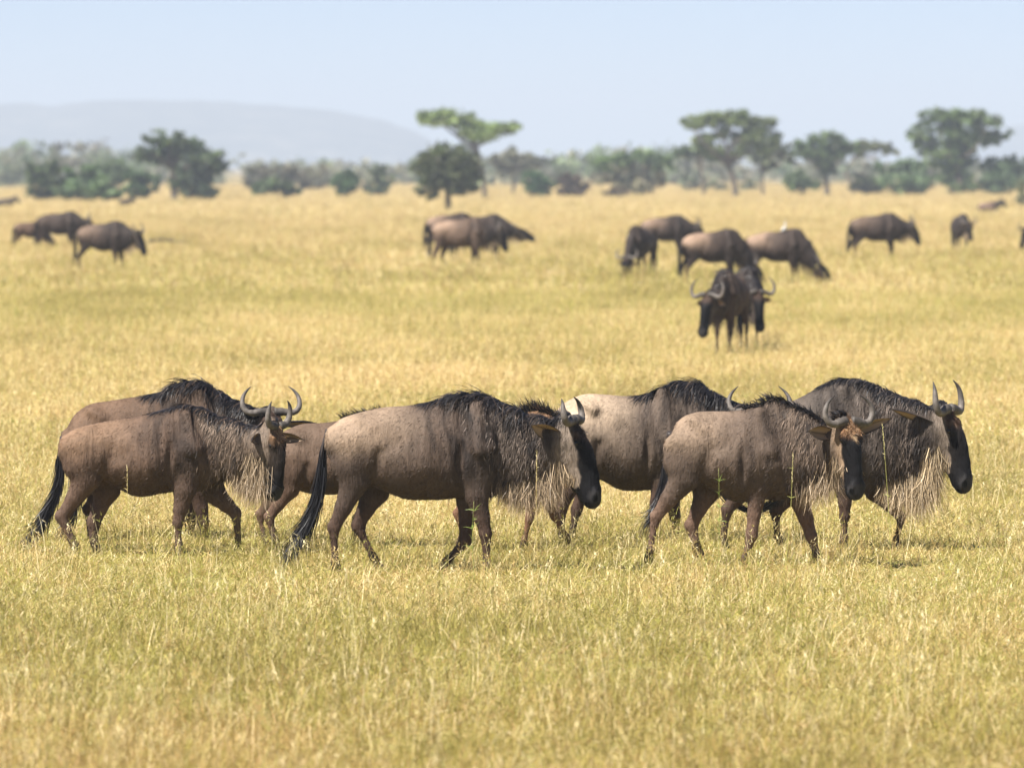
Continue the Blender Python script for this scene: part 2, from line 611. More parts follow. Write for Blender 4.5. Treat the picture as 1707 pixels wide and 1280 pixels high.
tree('acacia_tree', 'large dark rounded tree at the left, its crown rising above the green bushes', 'tree', 336, [(291, 336), (290, 315), (288, 292), (286, 275)],
     [(262, 240, 24, 20), (290, 238, 30, 18), (312, 250, 32, 22), (240, 258, 22, 16), (345, 268, 34, 22), (330, 290, 32, 24), (305, 300, 22, 24), (365, 270, 18, 18), (270, 262, 26, 14), (322, 315, 28, 14)], DARK, 4200, seed=11, rad=.35)
tree('tree', 'low dark round tree in front of the tree line, below the umbrella acacia', 'tree', 353, [(748, 353), (747, 340), (746, 322), (745, 305)],
     [(745, 268, 48, 28), (712, 285, 26, 26), (780, 280, 24, 28), (745, 298, 44, 26), (715, 312, 24, 18), (772, 310, 26, 20), (745, 258, 36, 18), (795, 300, 10, 20)], (.105, .120, .062), 5200, seed=12, rad=.26, leaf=.17)
tree('umbrella_acacia', 'flat topped umbrella acacia with two green crown layers above the dark round tree', 'tree', 331, [(808, 331), (806, 300), (800, 265), (790, 240)],
     [(712, 196, 24, 9), (745, 193, 28, 10), (775, 198, 20, 10), (735, 205, 26, 6), (772, 218, 22, 11), (810, 216, 30, 11), (848, 214, 24, 9), (800, 228, 26, 8), (790, 208, 22, 8)], (.19, .24, .08), 3600, seed=13, rad=.24, thick=1.6, leaf=.22)
tree('acacia_tree', 'tall spreading acacia with light gaps in its round crown, right of centre', 'tree', 330, [(1226, 330), (1224, 305), (1217, 285), (1210, 266)],
     [(1160, 206, 26, 14), (1195, 200, 30, 15), (1235, 197, 32, 14), (1270, 210, 28, 16), (1290, 232, 18, 14), (1250, 228, 26, 14), (1205, 225, 24, 12), (1168, 232, 22, 12), (1185, 250, 24, 12), (1230, 250, 22, 10), (1275, 245, 20, 10)], (.17, .205, .08), 4200, seed=14, rad=.34)
tree('acacia_tree', 'thin tree with bare slender trunk just left of the tall spreading acacia', 'tree', 328, [(1172, 328), (1173, 305), (1168, 285), (1166, 268)],
     [(1140, 255, 20, 10), (1165, 250, 24, 12), (1190, 262, 16, 9)], DARK, 1200, seed=15, rad=.2)
tree('acacia_tree', 'mid sized dull tree just right of the tall spreading acacia', 'tree', 328, [(1272, 328), (1271, 305), (1268, 280)],
     [(1262, 252, 24, 14), (1290, 250, 26, 14), (1315, 262, 16, 12), (1275, 270, 22, 12)], (.12, .135, .075), 1500, seed=16, rad=.2)
tree('acacia_tree', 'dense dome shaped dark acacia between the tall acacia and the largest tree', 'tree', 328, [(1379, 328), (1378, 305), (1376, 285)],
     [(1350, 242, 26, 16), (1382, 235, 30, 15), (1412, 246, 24, 14), (1375, 258, 36, 14), (1380, 275, 22, 16), (1338, 256, 18, 12)], (.105, .145, .065), 2800, seed=17, rad=.32)
tree('umbrella_acacia', 'thin flat acacia with a leaning trunk beside the dome shaped dark acacia', 'tree', 326, [(1425, 326), (1416, 300), (1412, 280), (1430, 258)],
     [(1440, 242, 24, 8), (1470, 245, 20, 8), (1485, 256, 14, 7), (1432, 252, 16, 7)], (.16, .17, .10), 1100, seed=18, rad=.13)
tree('acacia_tree', 'largest tree at the right with a broad dense crown reaching highest', 'tree', 327, [(1588, 327), (1590, 305), (1592, 280), (1592, 260)],
     [(1535, 222, 26, 16), (1560, 200, 30, 17), (1600, 196, 34, 17), (1640, 205, 30, 17), (1665, 222, 22, 16), (1545, 245, 26, 16), (1590, 230, 36, 22), (1635, 232, 30, 18), (1575, 265, 28, 20), (1612, 262, 26, 20), (1590, 290, 30, 20), (1600, 312, 32, 14)], (.125, .17, .065), 6200, seed=19, rad=.45)
tree('tree', 'hazy grey tree right behind the trunk of the umbrella acacia', 'tree', 322, [(855, 322), (856, 300), (855, 280)],
     [(835, 268, 22, 14), (865, 262, 24, 13), (885, 275, 18, 14), (850, 285, 24, 16)], (.17, .16, .12), 1300, seed=20, rad=.2, depth=640)
tree('tree', 'broad green tree clump standing alone between the centre and the tall acacia', 'tree', 326, [(1060, 326), (1060, 305), (1062, 290)],
     [(1010, 272, 24, 14), (1040, 265, 26, 13), (1075, 262, 26, 12), (1105, 272, 20, 16), (1040, 290, 36, 18), (1085, 292, 32, 18), (1000, 292, 18, 16), (1060, 312, 40, 12)], (.13, .18, .075), 3000, seed=21, rad=.22, depth=590, col2=(.20, .18, .11))
tree('tree', 'slim hazy tree to the left of the dark round tree', 'tree', 328, [(634, 328), (633, 310), (632, 295)],
     [(630, 285, 16, 12), (640, 300, 18, 14), (628, 314, 22, 13)], (.11, .14, .07), 900, seed=22, rad=.12, depth=600)
tree('tree', 'small round green tree with a short trunk in the left half of the tree line', 'tree', 331, [(575, 331), (575, 324), (575, 315)],
     [(566, 300, 15, 14), (584, 300, 15, 14), (575, 312, 20, 12)], (.075, .125, .05), 1000, seed=23, rad=.12)
shrub('dark grey bush at the far left end of the tree line', 337, [(62, 290, 20, 18), (82, 285, 20, 20), (72, 312, 30, 20), (95, 318, 20, 16)], DARK, 1500, seed=24)
shrub('bright green bush between the far left dark bush and the large rounded tree', 338, [(120, 302, 24, 20), (150, 295, 26, 18), (140, 318, 40, 16), (110, 322, 18, 12)], GREEN, 1700, seed=25)
shrub('pale green bush low in front of the bright green bush', 339, [(168, 318, 20, 14), (186, 322, 18, 12)], (.12, .165, .08), 800, seed=26, depth=470)
shrub('tall olive bush behind the bright green bush', 334, [(165, 280, 30, 14), (195, 278, 26, 14), (180, 298, 34, 18)], (.12, .16, .075), 1400, seed=27, depth=600)
shrub('round green bush under the left side of the large rounded tree', 335, [(225, 296, 22, 16), (245, 302, 22, 16), (232, 316, 28, 14)], (.09, .135, .065), 1300, seed=28)
shrub('low green bush under the right side of the large rounded tree', 336, [(350, 320, 16, 10), (335, 326, 18, 8)], (.10, .14, .07), 500, seed=29)
shrub('dull brown grey thicket in the left half of the tree line', 332, [(420, 292, 20, 18), (445, 285, 24, 14), (475, 290, 22, 16), (500, 300, 18, 16), (430, 312, 26, 14)], (.13, .115, .085), 1500, seed=30, depth=660)
shrub('green bush in front of the dull brown grey thicket', 333, [(440, 312, 20, 14), (462, 308, 22, 14), (480, 318, 18, 12)], (.10, .135, .06), 1000, seed=31)
shrub('faded tan thicket beside the small round green tree', 330, [(520, 300, 22, 22), (540, 290, 14, 22), (605, 312, 18, 12)], (.22, .19, .13), 900, seed=32, depth=720)
shrub('dark green bush standing right of the dark round tree', 330, [(890, 300, 20, 16), (912, 310, 20, 14), (900, 318, 26, 12)], (.08, .145, .065), 1300, seed=33)
shrub('brown dry thicket right of the dark green bush', 330, [(945, 302, 16, 16), (968, 306, 16, 14), (955, 318, 24, 12)], (.14, .10, .075), 1000, seed=34)
shrub('faded olive trees far behind the dry thicket', 326, [(905, 270, 18, 10), (930, 290, 16, 14), (880, 288, 16, 12)], (.13, .14, .09), 700, seed=35, depth=760)
shrub('small dry bush below the broad green tree clump', 331, [(1035, 320, 14, 10), (1015, 322, 10, 8)], (.16, .12, .08), 300, seed=36)
shrub('grey green scrub between the trunks of the tall acacia', 329, [(1150, 305, 18, 16), (1195, 310, 18, 14), (1250, 312, 22, 14)], (.13, .15, .09), 1100, seed=37, depth=700)
shrub('light green bush in front of the dome shaped dark acacia', 329, [(1325, 300, 20, 18), (1345, 308, 20, 16)], (.11, .15, .06), 1000, seed=38, depth=600)
shrub('dark bush at the foot of the leaning thin acacia', 328, [(1440, 302, 18, 16), (1455, 312, 18, 12), (1428, 314, 14, 10)], (.085, .095, .06), 1000, seed=39)
shrub('wide fresh green bush left of the largest tree', 328, [(1475, 285, 20, 18), (1505, 278, 24, 18), (1530, 285, 20, 20), (1500, 305, 44, 18), (1545, 308, 22, 16)], (.12, .17, .085), 2200, seed=40)
shrub('green bush at the right edge behind the largest tree', 329, [(1655, 280, 24, 18), (1685, 275, 24, 16), (1670, 305, 44, 18), (1705, 290, 20, 26)], (.11, .155, .08), 2000, seed=41, depth=600)
shrub('pale dry shrub in front at the right edge', 347, [(1700, 312, 10, 14), (1703, 328, 9, 12)], (.22, .22, .14), 500, seed=42, leaf=.12)
shrub('faded grey bushes at the left edge beyond the dark bush', 330, [(10, 290, 30, 16), (40, 285, 24, 14), (20, 312, 40, 14)], (.16, .17, .12), 900, seed=43, depth=800)

# a far-off wood that reads as one mass, well behind the countable trees
rng = np.random.default_rng(77)
g = Geo()
cs = []; rs = []
for i in range(420):
    Y = rng.uniform(850, 1500)
    x = rng.uniform(-.12, .12) * Y
    h = rng.uniform(3.0, 6.0) * (1.0 + .3 * math.sin(x * .05))
    cs.append((x, Y, h * .5)); rs.append((rng.uniform(3, 8), rng.uniform(3, 6), h * .55))
cs = np.array(cs); rs = np.array(rs)
leaves(g, cs[:140], rs[:140], 15000, .6, (.20, .20, .14), rng)
leaves(g, cs[140:290], rs[140:290], 16000, .6, (.15, .19, .10), rng)
leaves(g, cs[290:], rs[290:], 13000, .6, (.19, .175, .125), rng)
tag(g.build('distant_wood', M_LEAF, smooth=False), kind='stuff')
# ------------------------------------------------------------------ implicit body surface
class Prim:
    """chain segment: an ellipsoidal tapered capsule between two stations"""
    def __init__(s, p0, p1, a0, b0, a1, b1, up=(0, 0, 1), k=0.03, kind='body', sub=False):
        s.p0 = np.asarray(p0, float); s.p1 = np.asarray(p1, float)
        w = s.p1 - s.p0; s.L = max(np.linalg.norm(w), 1e-4); s.w = w / s.L
        up = np.asarray(up, float)
        v = up - s.w * np.dot(up, s.w)
        if np.linalg.norm(v) < 1e-3:
            up = np.array((1.0, 0.05, 0)); v = up - s.w * np.dot(up, s.w)
        s.v = v / np.linalg.norm(v)
        s.u = np.cross(s.v, s.w)
        s.r = (a0, b0, a1, b1); s.k = k; s.kind = kind; s.sub = sub
        m = max(a0, b0, a1, b1) + k + 0.02
        s.lo = np.minimum(s.p0, s.p1) - m; s.hi = np.maximum(s.p0, s.p1) + m

    def d(s, P):
        q = P - s.p0
        a0, b0, a1, b1 = s.r
        dw = q @ s.w
        t = np.clip(dw / s.L, 0, 1)
        dw = dw - t * s.L
        a = a0 + (a1 - a0) * t; b = b0 + (b1 - b0) * t
        c = (a + b) * 0.5
        rr = np.sqrt((q @ s.u / a) ** 2 + (q @ s.v / b) ** 2 + (dw / c) ** 2)
        return (rr - 1) * np.minimum(a, b)


class Torso:
    def __init__(s, st, wf=1.0, k=0.03):
        """st: rows (x, ztop, zbot); sub-sampled with Catmull-Rom"""
        st = np.asarray(st, float)
        C = cr(st, 60)
        s.x = C[:, 0]; s.zt = C[:, 1]; s.zb = C[:, 2]
        s.x0, s.x1 = s.x[0], s.x[-1]
        t = (s.x - s.x0) / (s.x1 - s.x0)
        wt = np.interp(t, [0, .12, .3, .55, .75, .9, 1], [.150, .205, .225, .272, .215, .170, .12])
        s.hy = wt * wf
        s.zmax = s.zt.max(); s.zmin = s.zb.min()
        s.k = k; s.kind = 'torso'; s.sub = False
        s.lo = np.array((s.x0 - .25, -.4, s.zmin - .1)); s.hi = np.array((s.x1 + .25, .4, s.zmax + .1))

    def prof(s, x):
        x = np.clip(x, s.x0, s.x1)
        return np.interp(x, s.x, s.zt), np.interp(x, s.x, s.zb), np.interp(x, s.x, s.hy)

    def d(s, P):
        x = P[:, 0]
        zt, zb, hy = s.prof(x)
        hz = (zt - zb) / 2
        zc = (zt + zb) / 2
        dz = (P[:, 2] - zc) / hz
        dx = np.where(x < s.x0, s.x0 - x, np.where(x > s.x1, x - s.x1, 0))
        t = (np.clip(x, s.x0, s.x1) - s.x0) / (s.x1 - s.x0)
        narrow = 0.18 + 0.30 * sstep(0.55, 0.85, t)
        hh = hy * (1 - narrow * np.clip(dz, -0.3, 1.0))
        rr = np.sqrt(dz ** 2 + (P[:, 1] / hh) ** 2 + (dx / 0.055) ** 2)
        return (rr - 1) * np.minimum(hz, hy)


def smin(a, b, k):
    h = np.clip(0.5 + 0.5 * (b - a) / k, 0, 1)
    return b * (1 - h) + a * h - k * h * (1 - h)


def surface(prims, vox):
    lo = np.min([p.lo for p in prims], 0) - 2 * vox
    hi = np.max([p.hi for p in prims], 0) + 2 * vox
    n = np.ceil((hi - lo) / vox).astype(int) + 1
    V = np.full(n, 0.3, dtype=np.float64)
    ax = [lo[i] + np.arange(n[i]) * vox for i in range(3)]
    for p in prims:
        i0 = np.maximum(np.floor((p.lo - lo) / vox).astype(int), 0)
        i1 = np.minimum(np.ceil((p.hi - lo) / vox).astype(int) + 1, n)
        X, Y, Z = np.meshgrid(ax[0][i0[0]:i1[0]], ax[1][i0[1]:i1[1]], ax[2][i0[2]:i1[2]], indexing='ij')
        d = p.d(np.stack([X.ravel(), Y.ravel(), Z.ravel()], 1)).reshape(X.shape)
        sl = tuple(slice(i0[i], i1[i]) for i in range(3))
        if p.sub: V[sl] = -smin(-V[sl], d, p.k)
        else: V[sl] = smin(V[sl], d, p.k)
    S = V < 0
    nc = np.array(V.shape) - 1
    acc = np.zeros((nc.prod(), 3)); cnt = np.zeros(nc.prod())
    quads = []
    for a in range(3):
        s0 = [slice(None)] * 3; s1 = [slice(None)] * 3
        s0[a] = slice(0, -1); s1[a] = slice(1, None)
        A, B = S[tuple(s0)], S[tuple(s1)]
        idx = np.argwhere(A != B)
        b1, b2 = (a + 1) % 3, (a + 2) % 3
        ok = (idx[:, b1] > 0) & (idx[:, b2] > 0) & (idx[:, b1] < nc[b1]) & (idx[:, b2] < nc[b2])
        idx = idx[ok]
        j = idx.copy(); j[:, a] += 1
        v0 = V[tuple(idx.T)]; v1 = V[tuple(j.T)]
        pos = idx.astype(float); pos[:, a] += v0 / (v0 - v1)
        cells = []
        for o1, o2 in ((-1, -1), (0, -1), (0, 0), (-1, 0)):
            c = idx.copy(); c[:, b1] += o1; c[:, b2] += o2
            f = np.ravel_multi_index(tuple(c.T), nc)
            np.add.at(acc, f, pos); np.add.at(cnt, f, 1)
            cells.append(f)
        q = np.stack(cells, 1)
        flip = ~(v0 < 0)
        q[flip] = q[flip][:, ::-1]
        quads.append(q)
    Q = np.concatenate(quads)
    used, inv = np.unique(Q, return_inverse=True)
    P = acc[used] / cnt[used][:, None] * vox + lo
    Q = inv.reshape(Q.shape)
    # light Laplacian relaxing of the lattice steps
    e = np.concatenate([Q[:, [0, 1]], Q[:, [1, 2]], Q[:, [2, 3]], Q[:, [3, 0]]])
    for it in range(2):
        sm = np.zeros_like(P); c = np.zeros(len(P))
        np.add.at(sm, e[:, 0], P[e[:, 1]]); np.add.at(c, e[:, 0], 1)
        np.add.at(sm, e[:, 1], P[e[:, 0]]); np.add.at(c, e[:, 1], 1)
        P = P * 0.5 + 0.5 * sm / c[:, None]
    return P, Q


def vnormals(P, Q):
    n = np.cross(P[Q[:, 2]] - P[Q[:, 0]], P[Q[:, 3]] - P[Q[:, 1]])
    vn = np.zeros_like(P)
    for i in range(4): np.add.at(vn, Q[:, i], n)
    return vn / (np.linalg.norm(vn, axis=1)[:, None] + 1e-12)


# ------------------------------------------------------------------ the animal
HEAD_ST = [  # f along the face, n offset of the centre, half depth, half width
    (-0.020, -0.0650, 0.0650, 0.080), (0.060, -0.0700, 0.1050, 0.104), (0.140, -0.0725, 0.1425, 0.112), (0.240, -0.0635, 0.1615, 0.096), (0.340, -0.0360, 0.1440, 0.076), (0.440, -0.0045, 0.1105, 0.064), (0.530, 0.0140, 0.0840, 0.068), (0.600, 0.0125, 0.0725, 0.080)]
HORN = [(-0.010, 0.005, 0.030), (-0.005, 0.010, 0.100), (0.025, 0.010, 0.175), (0.020, 0.010, 0.235), (-0.045, 0.015, 0.272),
        (-0.130, 0.020, 0.272), (-0.205, 0.015, 0.235), (-0.265, 0.0, 0.185)]
HORN_R = [0.050, 0.046, 0.037, 0.032, 0.029, 0.023, 0.014, 0.003]

PAL = dict(body=(0.078, 0.055, 0.042), pale=(0.36, 0.26, 0.18), dark=(0.040, 0.031, 0.027), leg=(0.070, 0.043, 0.031),
           cheek=(0.24, 0.19, 0.15), black=(0.0045, 0.004, 0.0045), brow=(0.040, 0.024, 0.017), mane=(0.018, 0.016, 0.018),
           beard=(0.32, 0.24, 0.155), horn=(0.14, 0.12, 0.105), neck=(0.085, 0.066, 0.054))


def head_frame(poll, yaw, pitch, roll=0.0):
    h = np.array((math.cos(yaw), math.sin(yaw), 0.0)); z = np.array((0, 0, 1.0))
    F = h * math.cos(pitch) - z * math.sin(pitch)
    Nn = h * math.sin(pitch) + z * math.cos(pitch)
    S = np.cross(Nn, F)
    if roll:
        c, s_ = math.cos(roll), math.sin(roll)
        Nn, S = Nn * c + S * s_, S * c - Nn * s_
    return np.asarray(poll, float), F, Nn, S


def wildebeest(root, D, vox=0.013, seed=0, fur=16000, detail=True):
    """D holds the pose in metres in the animal's own frame (x forward, y to its left, z up)"""
    rng = np.random.default_rng(seed)
    pal = dict(PAL); pal.update(D.get('pal', {}))
    sc = D.get('scale', 1.0)
    T = Torso(D['torso'], D.get('wf', 1.0) * sc)
    x0, x1 = T.x0, T.x1
    prims = [T]
    Lt = x1 - x0
    # neck
    nk = D['neck']
    for a, b in zip(nk[:-1], nk[1:]):
        ta, ba, wa = (np.asarray(a[0], float), np.asarray(a[1], float), a[2]); tb, bb, wb = (np.asarray(b[0], float), np.asarray(b[1], float), b[2])
        prims.append(Prim((ta + ba) / 2, (tb + bb) / 2, wa, np.linalg.norm(ta - ba) / 2, wb, np.linalg.norm(tb - bb) / 2,
                          up=(ta - ba) + (tb - bb), k=0.05, kind='neck'))
    # head
    hs = D.get('hs', 1.0)
    O, F, Nn, S = head_frame(*D['head'])
    H = lambda f, n, s: O + (F * f + Nn * n + S * s) * hs
    for a, b in zip(HEAD_ST[:-1], HEAD_ST[1:]):
        prims.append(Prim(H(a[0], a[1], 0), H(b[0], b[1], 0), a[3] * hs, a[2] * hs, b[3] * hs, b[2] * hs, up=Nn, k=0.02, kind='head'))
    for s in (-1, 1):
        prims.append(Prim(H(.09, .030, .074 * s), H(.17, .040, .080 * s), .030 * hs, .026 * hs, .022 * hs, .02 * hs, up=Nn, k=.02, kind='head'))   # brow
        prims.append(Prim(H(.13, -.12, .060 * s), H(.27, -.10, .052 * s), .038 * hs, .075 * hs, .026 * hs, .055 * hs, up=Nn, k=.025, kind='head'))  # cheek
        prims.append(Prim(H(.550, .066, .050 * s), H(.610, .050, .056 * s), .028 * hs, .024 * hs, .026 * hs, .024 * hs, up=Nn, k=.010, kind='head'))  # nostril wing
        prims.append(Prim(H(.50, .00, .044 * s), H(.60, .0, .048 * s), .024 * hs, .04 * hs, .026 * hs, .04 * hs, up=Nn, k=.02, kind='head'))  # lips
    prims.append(Prim(H(.50, -.070, 0), H(.585, -.058, 0), .036 * hs, .02 * hs, .036 * hs, .022 * hs, up=Nn, k=.015, kind='head'))  # chin
    for s in (-1, 1):
        prims.append(Prim(H(.590, .078, .084 * s), H(.630, .048, .080 * s), .020 * hs, .014 * hs, .020 * hs, .013 * hs, up=Nn, k=.008, kind='head', sub=True))
        prims.append(Prim(H(.145, .016, .114 * s), H(.180, .012, .110 * s), .012 * hs, .010 * hs, .012 * hs, .010 * hs, up=Nn, k=.010, kind='head', sub=True))
    # legs
    fr = D.get('fr', [0.10, 0.078, 0.057, 0.040, 0.028, 0.033, 0.026, 0.034])
    for leg in D['fore']:
        J = [np.asarray(p, float) for p in leg]      # shoulder, elbow, knee, fetlock, hoof
        sh, el, kn, fe, ho = J
        mid = el * 0.45 + kn * 0.55
        ca = kn * 0.6 + fe * 0.4
        ch = [(sh, .075, .125), (el, .068, .090), (mid, .046, .056), (kn * .93 + mid * .07, .040, .044), (kn * .8 + fe * .2, .026, .029), (ca, .021, .025), (fe, .028, .033), (fe * .5 + ho * .5, .026, .030), (ho, .034, .042)]
        for a, b in zip(ch[:-1], ch[1:]):
            prims.append(Prim(a[0], b[0], a[1] * sc, a[2] * sc, b[1] * sc, b[2] * sc, up=(1, 0, 0), k=0.035 if a[0] is sh else .02, kind='leg'))
        # triceps bulge behind the elbow, point of the shoulder
        prims.append(Prim(sh + np.array((-.05, 0, .10)) * sc, el + np.array((-.02, 0, .06)) * sc, .05 * sc, .10 * sc, .05 * sc, .07 * sc, up=(1, 0, 0), k=.03, kind='torso'))
    for leg in D['hind']:
        J = [np.asarray(p, float) for p in leg]      # hip, stifle, hock, fetlock, hoof
        hi_, st, hk, fe, ho = J
        gm = st * 0.45 + hk * 0.55
        ch = [(hi_, .085, .165), (hi_ * .45 + st * .55, .08, .155), (st, .070, .115), (gm, .048, .064), (hk, .034, .050), (hk * .75 + fe * .25, .025, .033), (hk * .4 + fe * .6, .021, .027), (fe, .027, .032), (fe * .5 + ho * .5, .025, .030), (ho, .033, .042)]
        for i, (a, b) in enumerate(zip(ch[:-1], ch[1:])):
            prims.append(Prim(a[0], b[0], a[1] * sc, a[2] * sc, b[1] * sc, b[2] * sc, up=(1, 0, 0), k=0.04 if i < 2 else .02, kind='torso' if i < 1 else 'leg'))
        prims.append(Prim(hk, hk + np.array((-.035, 0, .03)) * sc, .022 * sc, .022 * sc, .015 * sc, .015 * sc, k=.015, kind='leg'))   # point of the hock
    # shoulder blades, hip bones
    zt, zb, hy = T.prof(np.array([x1 - .22 * Lt, x0 + .16 * Lt]))
    for s in (-1, 1):
        xs = D['fore'][0 if s < 0 else 1][0][0]
        prims.append(Prim((xs - .02, s * hy[0] * .45, zt[0] - .09 * sc), (xs + .02, s * hy[0] * .95, (zt[0] + zb[0]) / 2), .045 * sc, .06 * sc, .055 * sc, .10 * sc, up=(1, 0, 0), k=.025, kind='torso'))
        prims.append(Prim((x0 + .17 * Lt, s * hy[1] * .55, zt[1] - .06 * sc), (x0 + .24 * Lt, s * hy[1] * D.get('hip', .66), zt[1] - .12 * sc), .035 * sc, .035 * sc, .035 * sc, .035 * sc, k=.06, kind='torso'))
    for s in (-1, 1):
        Lf = D['fore'][0 if s < 0 else 1]; Lh = D['hind'][0 if s < 0 else 1]
        xe = Lf[1][0]; ze = Lf[1][2]
        _, _, hw = T.prof(np.array([xe - .15 * sc, Lh[1][0] + .2 * sc]))
        yc = s * (hw[0] + .030)
        prims.append(Prim((Lf[0][0] - .14 * sc, yc * .96, Lf[0][2] + .12 * sc), (xe - .13 * sc, yc, ze + .06 * sc), .050 * sc, .032 * sc, .066 * sc, .036 * sc, up=(1, 0, 0), k=.035, kind='torso', sub=True))
        yc = s * (hw[1] + .015)
        prims.append(Prim((Lh[1][0] + .20 * sc, yc, Lh[1][2] + .24 * sc), (Lh[1][0] + .15 * sc, yc, Lh[1][2] - .02 * sc), .040 * sc, .036 * sc, .055 * sc, .045 * sc, up=(1, 0, 0), k=.04, kind='torso', sub=True))
        # hollow of the flank before the hip bone
        zt_, zb_, hf = T.prof(np.array([x0 + .34 * Lt]))
        prims.append(Prim((x0 + .31 * Lt, s * (hf[0] + .026), zt_[0] - .17 * sc), (x0 + .36 * Lt, s * (hf[0] + .026), zt_[0] - .26 * sc), .036 * sc, .07 * sc, .036 * sc, .06 * sc, up=(1, 0, 0), k=.07, kind='torso', sub=True))
    P, Q = surface(prims, vox)
    nrm = vnormals(P, Q)
    # body regions by nearness
    ds = {'torso': np.full(len(P), .5), 'neck': np.full(len(P), .5), 'head': np.full(len(P), .5), 'leg': np.full(len(P), .5)}
    for p in prims:
        if p.sub: continue
        m = np.all((P > p.lo) & (P < p.hi), 1)
        if m.any():
            d = ds[p.kind]; d[m] = np.minimum(d[m], p.d(P[m]))
    W = {k: np.exp(-np.clip(v, -.02, .5) / .022) for k, v in ds.items()}
    ws = sum(W.values())
    W = {k: v / ws for k, v in W.items()}
    zt, zb, hy = T.prof(P[:, 0])
    xn = (P[:, 0] - x0) / Lt
    zn = (P[:, 2] - zb) / (zt - zb)
    # skin folds and ribs
    fold = W['torso'] * sstep(.52, .75, xn) * sstep(.0, .3, zn) + W['neck'] * .8
    q = np.stack([P[:, 0] * 17 + P[:, 2] * 2.0, P[:, 1] * 3, P[:, 2] * 2.6], 1)
    P = P + nrm * ((hashnoise(q, seed) * .017 + hashnoise(q * 2.1, seed + 3) * .007) * fold)[:, None] * sc
    rib = W['torso'] * sstep(.3, .45, xn) * sstep(.78, .6, xn) * sstep(.2, .45, zn) * sstep(.95, .7, zn)
    P = P + nrm * (np.sin(P[:, 0] * 78 + P[:, 2] * 10) * .0038 * rib)[:, None]
    lump = hashnoise(P * 4.5, seed + 9) * .011
    P = P + nrm * (lump * (1 - W['head']))[:, None] * sc
    # colours
    big = hashnoise(P * np.array((5, 5, 3.5)), seed + 5)
    pale = D.get('pale', 0.8)
    pf = pale * sstep(.62, .05, xn + .10 * big) * sstep(.20, .80, zn + .14 * big)
    c_t = mix(pal['body'], pal['pale'], pf)
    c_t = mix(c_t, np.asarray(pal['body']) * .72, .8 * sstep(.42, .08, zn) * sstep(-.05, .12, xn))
    c_t = mix(c_t, pal['dark'], .55 * sstep(.60, .78, xn) * sstep(1.0, .80, xn) * (1 - sstep(.2, .5, np.abs(zn - .45))) * (.5 + .5 * big) )
    hl = D.get('reddish', 0.0)
    if hl: c_t = mix(c_t, (0.15, .088, .055), hl * sstep(.7, .2, xn) * (.6 + .4 * big))
    c_n = mix(pal['neck'], pal['dark'], np.clip(.12 + .45 * big, 0, 1))
    # leg colours darken to the hoof
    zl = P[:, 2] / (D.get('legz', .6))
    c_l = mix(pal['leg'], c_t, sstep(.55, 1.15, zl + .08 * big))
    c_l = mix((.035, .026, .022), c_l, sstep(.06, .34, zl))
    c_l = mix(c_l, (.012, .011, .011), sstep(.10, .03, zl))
    q = (P - O) / hs
    f, n, s = q @ F, q @ Nn, q @ S
    c_h = mix(pal['cheek'], pal['neck'], sstep(.10, -.06, f))
    thr = np.interp(f, [.05, .12, .17, .22, .30, .42, .49, .54], [.03, -.005, -.005, .005, -.012, -.022, -.06, -.25])
    blk = sstep(-.010, .010, n - thr + .014 * hashnoise(q * 22, seed + 4)) * sstep(.06, .13, f)
    c_h = mix(c_h, pal['black'], blk)
    brow = sstep(.20, .10, f + .02 * big + .25 * np.abs(s)) * sstep(-.03, .02, n) * sstep(-.12, -.02, f)
    c_h = mix(c_h, pal['brow'], brow)
    c_h = mix(c_h, (.034, .031, .031), sstep(.52, .57, f) * sstep(-.005, .04, n) * .8)
    c_h = mix(c_h, (.003, .003, .003), sstep(.034, .022, np.sqrt((f - .605) ** 2 * .7 + (np.abs(s) - .078) ** 2 + (n - .064) ** 2)))
    c_h = mix(c_h, (.003, .003, .003), sstep(.008, .003, np.abs(n + .025 + .25 * (.62 - f))) * sstep(.47, .52, f) * .9)
    if 'blaze' in pal:
        c_h = mix(c_h, pal['blaze'], sstep(.21, .16, f + 1.7 * np.abs(s)) * sstep(.0, .03, n) * sstep(.02, .06, f))
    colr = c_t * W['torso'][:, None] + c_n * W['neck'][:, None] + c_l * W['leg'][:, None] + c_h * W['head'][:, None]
    brin = np.clip(D.get('brindle', .8) * (W['torso'] * sstep(.42, .68, xn) * sstep(.05, .35, zn) * .95 + W['neck'] * .9) * (.85 + .4 * big), 0, 1)
    warp = hashnoise(P * 4.0, seed + 61)
    sq = np.stack([P[:, 0] * 19 + warp * .8 + P[:, 2] * 1.5, P[:, 1] * 5, P[:, 2] * 2.6], 1)
    stripe_v = sstep(.02, .26, hashnoise(sq, seed + 62)) * sstep(-.45, -.1, hashnoise(P * 7, seed + 63))
    colr = mix(colr, np.asarray(pal['dark']) * .55, brin * stripe_v * .9)
    colr = mix(colr, colr * 1.35, brin * sstep(-.1, -.4, hashnoise(sq, seed + 62)))
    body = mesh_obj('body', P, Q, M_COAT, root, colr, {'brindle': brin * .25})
    bvh = bvhtree.BVHTree.FromPolygons([tuple(v) for v in P], Q.tolist())

    # short coat: thousands of lying hairs
    if fur:
        a = np.linalg.norm(np.cross(P[Q[:, 2]] - P[Q[:, 0]], P[Q[:, 3]] - P[Q[:, 1]]), axis=1)
        fi = rng.choice(len(Q), fur, p=a / a.sum())
        w4 = rng.dirichlet((1, 1, 1, 1), fur)
        rp = np.einsum('ij,ijk->ik', w4, P[Q[fi]])
        fn = nrm[Q[fi, 0]]
        cc = np.einsum('ij,ijk->ik', w4, colr[Q[fi]])
        bb = brin[Q[fi, 0]]
        wn_, wh = W['neck'][Q[fi, 0]], W['head'][Q[fi, 0]]
        wl = W['leg'][Q[fi, 0]]
